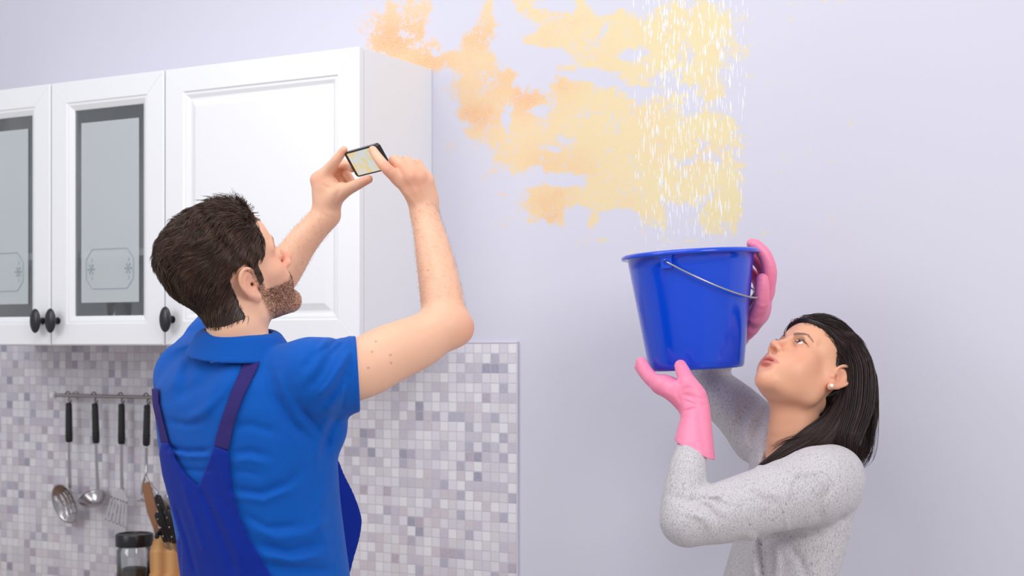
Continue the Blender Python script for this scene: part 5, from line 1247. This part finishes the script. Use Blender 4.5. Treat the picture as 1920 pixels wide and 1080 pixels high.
# ---- her hair: a fall of long strands laid over a soft core
wf0 = head_local('f', False)
hairW = hair_mat('dark_hair', srgb(18, 11, 12), srgb(66, 43, 40), .34)
def wth(L):
    x, y, z = L[:, 0], L[:, 1], L[:, 2]; ax_x = np.abs(x)
    line = .010+.6*(z-.01)+4*np.clip(z-.051, 0, 1); ok = (y < line) & (z > .016) | (y < -.026) & (z > -.06)
    th = .006+.006*np.clip((z)/.1, 0, 1)+.008*np.clip(-y/.09, 0, 1); th = th*np.clip((line-y)/.035+.12, .12, 1); return np.where(ok, th, -.012), ok
def w_cap(P):
    out = 0
    for o_ in ((0, 0, 0), (.003, 0, 0), (-.003, 0, 0), (0, .003, 0), (0, -.003, 0), (0, 0, .003), (0, 0, -.003)): out = out+wth(to_local(WH, WS, P+np.array(o_, f32)).astype(f32))[0]
    return (wf0(to_local(WH, WS, P).astype(f32))*WS-out/7*.8).astype(f32)
hw = Field(); hw.add((w_cap, to_world(WH, WS, (0, -.01, .03)), .15), 0)
# locks: (pixel x, y, depth) paths from the crown down the back
GU = [  # path, radius at start/end
 ([(1590, 640, 2.81), (1610, 690, 2.80), (1608, 760, 2.785), (1588, 830, 2.755), (1598, 862, 2.76)], [.022, .028, .030, .026, .010]),
 ([(1600, 650, 2.86), (1618, 710, 2.85), (1622, 780, 2.83), (1614, 840, 2.81), (1604, 868, 2.80)], [.020, .026, .024, .018, .008]),
 ([(1592, 690, 2.81), (1588, 750, 2.795), (1564, 805, 2.775), (1530, 838, 2.765), (1500, 848, 2.76)], [.012, .020, .024, .022, .012]),
 ([(1582, 735, 2.815), (1562, 785, 2.79), (1520, 818, 2.775), (1470, 850, 2.765), (1430, 875, 2.76), (1402, 890, 2.758)], [.010, .018, .018, .013, .009, .003]),
 ([(1590, 700, 2.90), (1590, 780, 2.90), (1570, 850, 2.88)], [.03, .03, .02])]
for p, r in GU: hw.add(s_chain([V(*q) for q in p], [v_*.72 for v_ in r]), .012)
cw, fcw = skin(hw, .003); cw = relax(cw, fcw, 5, .5)
wr = np.random.default_rng(5)
def w_paths(n, flat_=.95):
    out = []
    guides = [(np.array([V(*q) for q in p]), np.array(r)) for p, r in GU]
    for i in range(n):
        gi = wr.choice(len(guides), p=[.27, .22, .22, .21, .08]); g, r = guides[gi]
        g2 = smooth_path(g, 5); r2 = np.interp(np.linspace(0, 1, len(g2)), np.linspace(0, 1, len(r)), r)
        ph = wr.random()*6.28; k_ = math.sqrt(.45+.55*wr.random()); a = np.cos(ph)*k_; b = np.sin(ph)*k_
        T = np.gradient(g2, axis=0); T /= np.linalg.norm(T, axis=1)[:, None]; N1 = np.cross(T, AX); N1 /= np.linalg.norm(N1, axis=1)[:, None]; N2 = np.cross(T, N1)
        s0 = wr.uniform(0, .25); s1 = wr.uniform(.75, 1.06 if gi == 3 else 1.1); tt = np.linspace(s0, s1, 14)*(len(g2)-1)
        tt = np.clip(tt, 0, len(g2)-1); P_ = g2+(N1*a+N2*b)*r2[:, None]*1.02
        q = np.stack([np.interp(tt, np.arange(len(g2)), P_[:, c]) for c in range(3)], 1)
        q += np.sin(np.linspace(0, 5, 14)+ph)[:, None]*N1[np.minimum(tt.astype(int), len(g2)-1)]*.0016; out.append(q)
    return np.array(out)
wp = w_paths(4300)
# strands combed back over the scalp
def w_dirs(p, N, th, rng):
    n = len(p); h_ = rng.random(n)-.5
    def flow(q, t_): return np.stack([np.sign(q[:, 0])*.25+h_*.15-.2*q[:, 0]/.07, np.full(n, -1.0), -.15-1.1*np.clip(-(q[:, 1])/.07, -.2, 1)], 1)
    return .060+.06*rng.random(n), flow, (lambda t_: np.clip(.9-2.2*t_, .04, 1)*np.full(n, .10))
def wfn2(L): return hw.ev((L*WS@WH[:3, :3].T+WH[:3, 3]).astype(f32))/WS
def wroot(L):
    th, ok = wth(L); return th, ok & ~((L[:, 2] < .030) & (L[:, 1] > -.045)) & (L[:, 2] > -.02)
sc_ = grow(6500, wroot, WH, WS, wfn2, w_dirs, wr, 10)
v1, q1 = strand_mesh('h', wp, .00042+.0003*wr.random(len(wp)), None, None, tip=.3); v2, q2 = strand_mesh('h', sc_, .00036+.0002*wr.random(len(sc_)), None, None)
# a few loose strands
loose = []
for p in ([(1600, 660, 2.8), (1634, 720, 2.8), (1638, 800, 2.8), (1632, 850, 2.8), (1618, 872, 2.8), (1606, 868, 2.8)], [(1590, 640, 2.8), (1630, 690, 2.79), (1640, 770, 2.79), (1630, 860, 2.79)], [(1520, 815, 2.76), (1490, 822, 2.76), (1465, 832, 2.77), (1450, 842, 2.77)], [(1600, 650, 2.82), (1632, 710, 2.81), (1634, 780, 2.80), (1626, 840, 2.80), (1612, 866, 2.80)], [(1598, 650, 2.81), (1626, 700, 2.8), (1630, 760, 2.8), (1622, 830, 2.8), (1618, 850, 2.8)]):
    g = smooth_path([V(*q) for q in p], 6); g = np.stack([np.interp(np.linspace(0, len(g)-1, 16), np.arange(len(g)), g[:, c]) for c in range(3)], 1)
    for _ in range(26): loose.append(g+wr.normal(0, .0028, 3)+np.linspace(0, 1, 16)[:, None]*wr.normal(0, .0035, 3))
v3, q3 = strand_mesh('h', np.array(loose), np.full(len(loose), .0004), None, None)
wpart('hair', np.concatenate([cw, v1, v2, v3]), np.concatenate([fcw, q1+len(cw), q2+len(cw)+len(v1), q3+len(cw)+len(v1)+len(v2)]), hairW, {'shade': np.concatenate([np.full(len(cw), .1), shade_of(len(wp), 42, wr), shade_of(len(sc_), 30, wr), shade_of(len(loose), 48, wr)])})
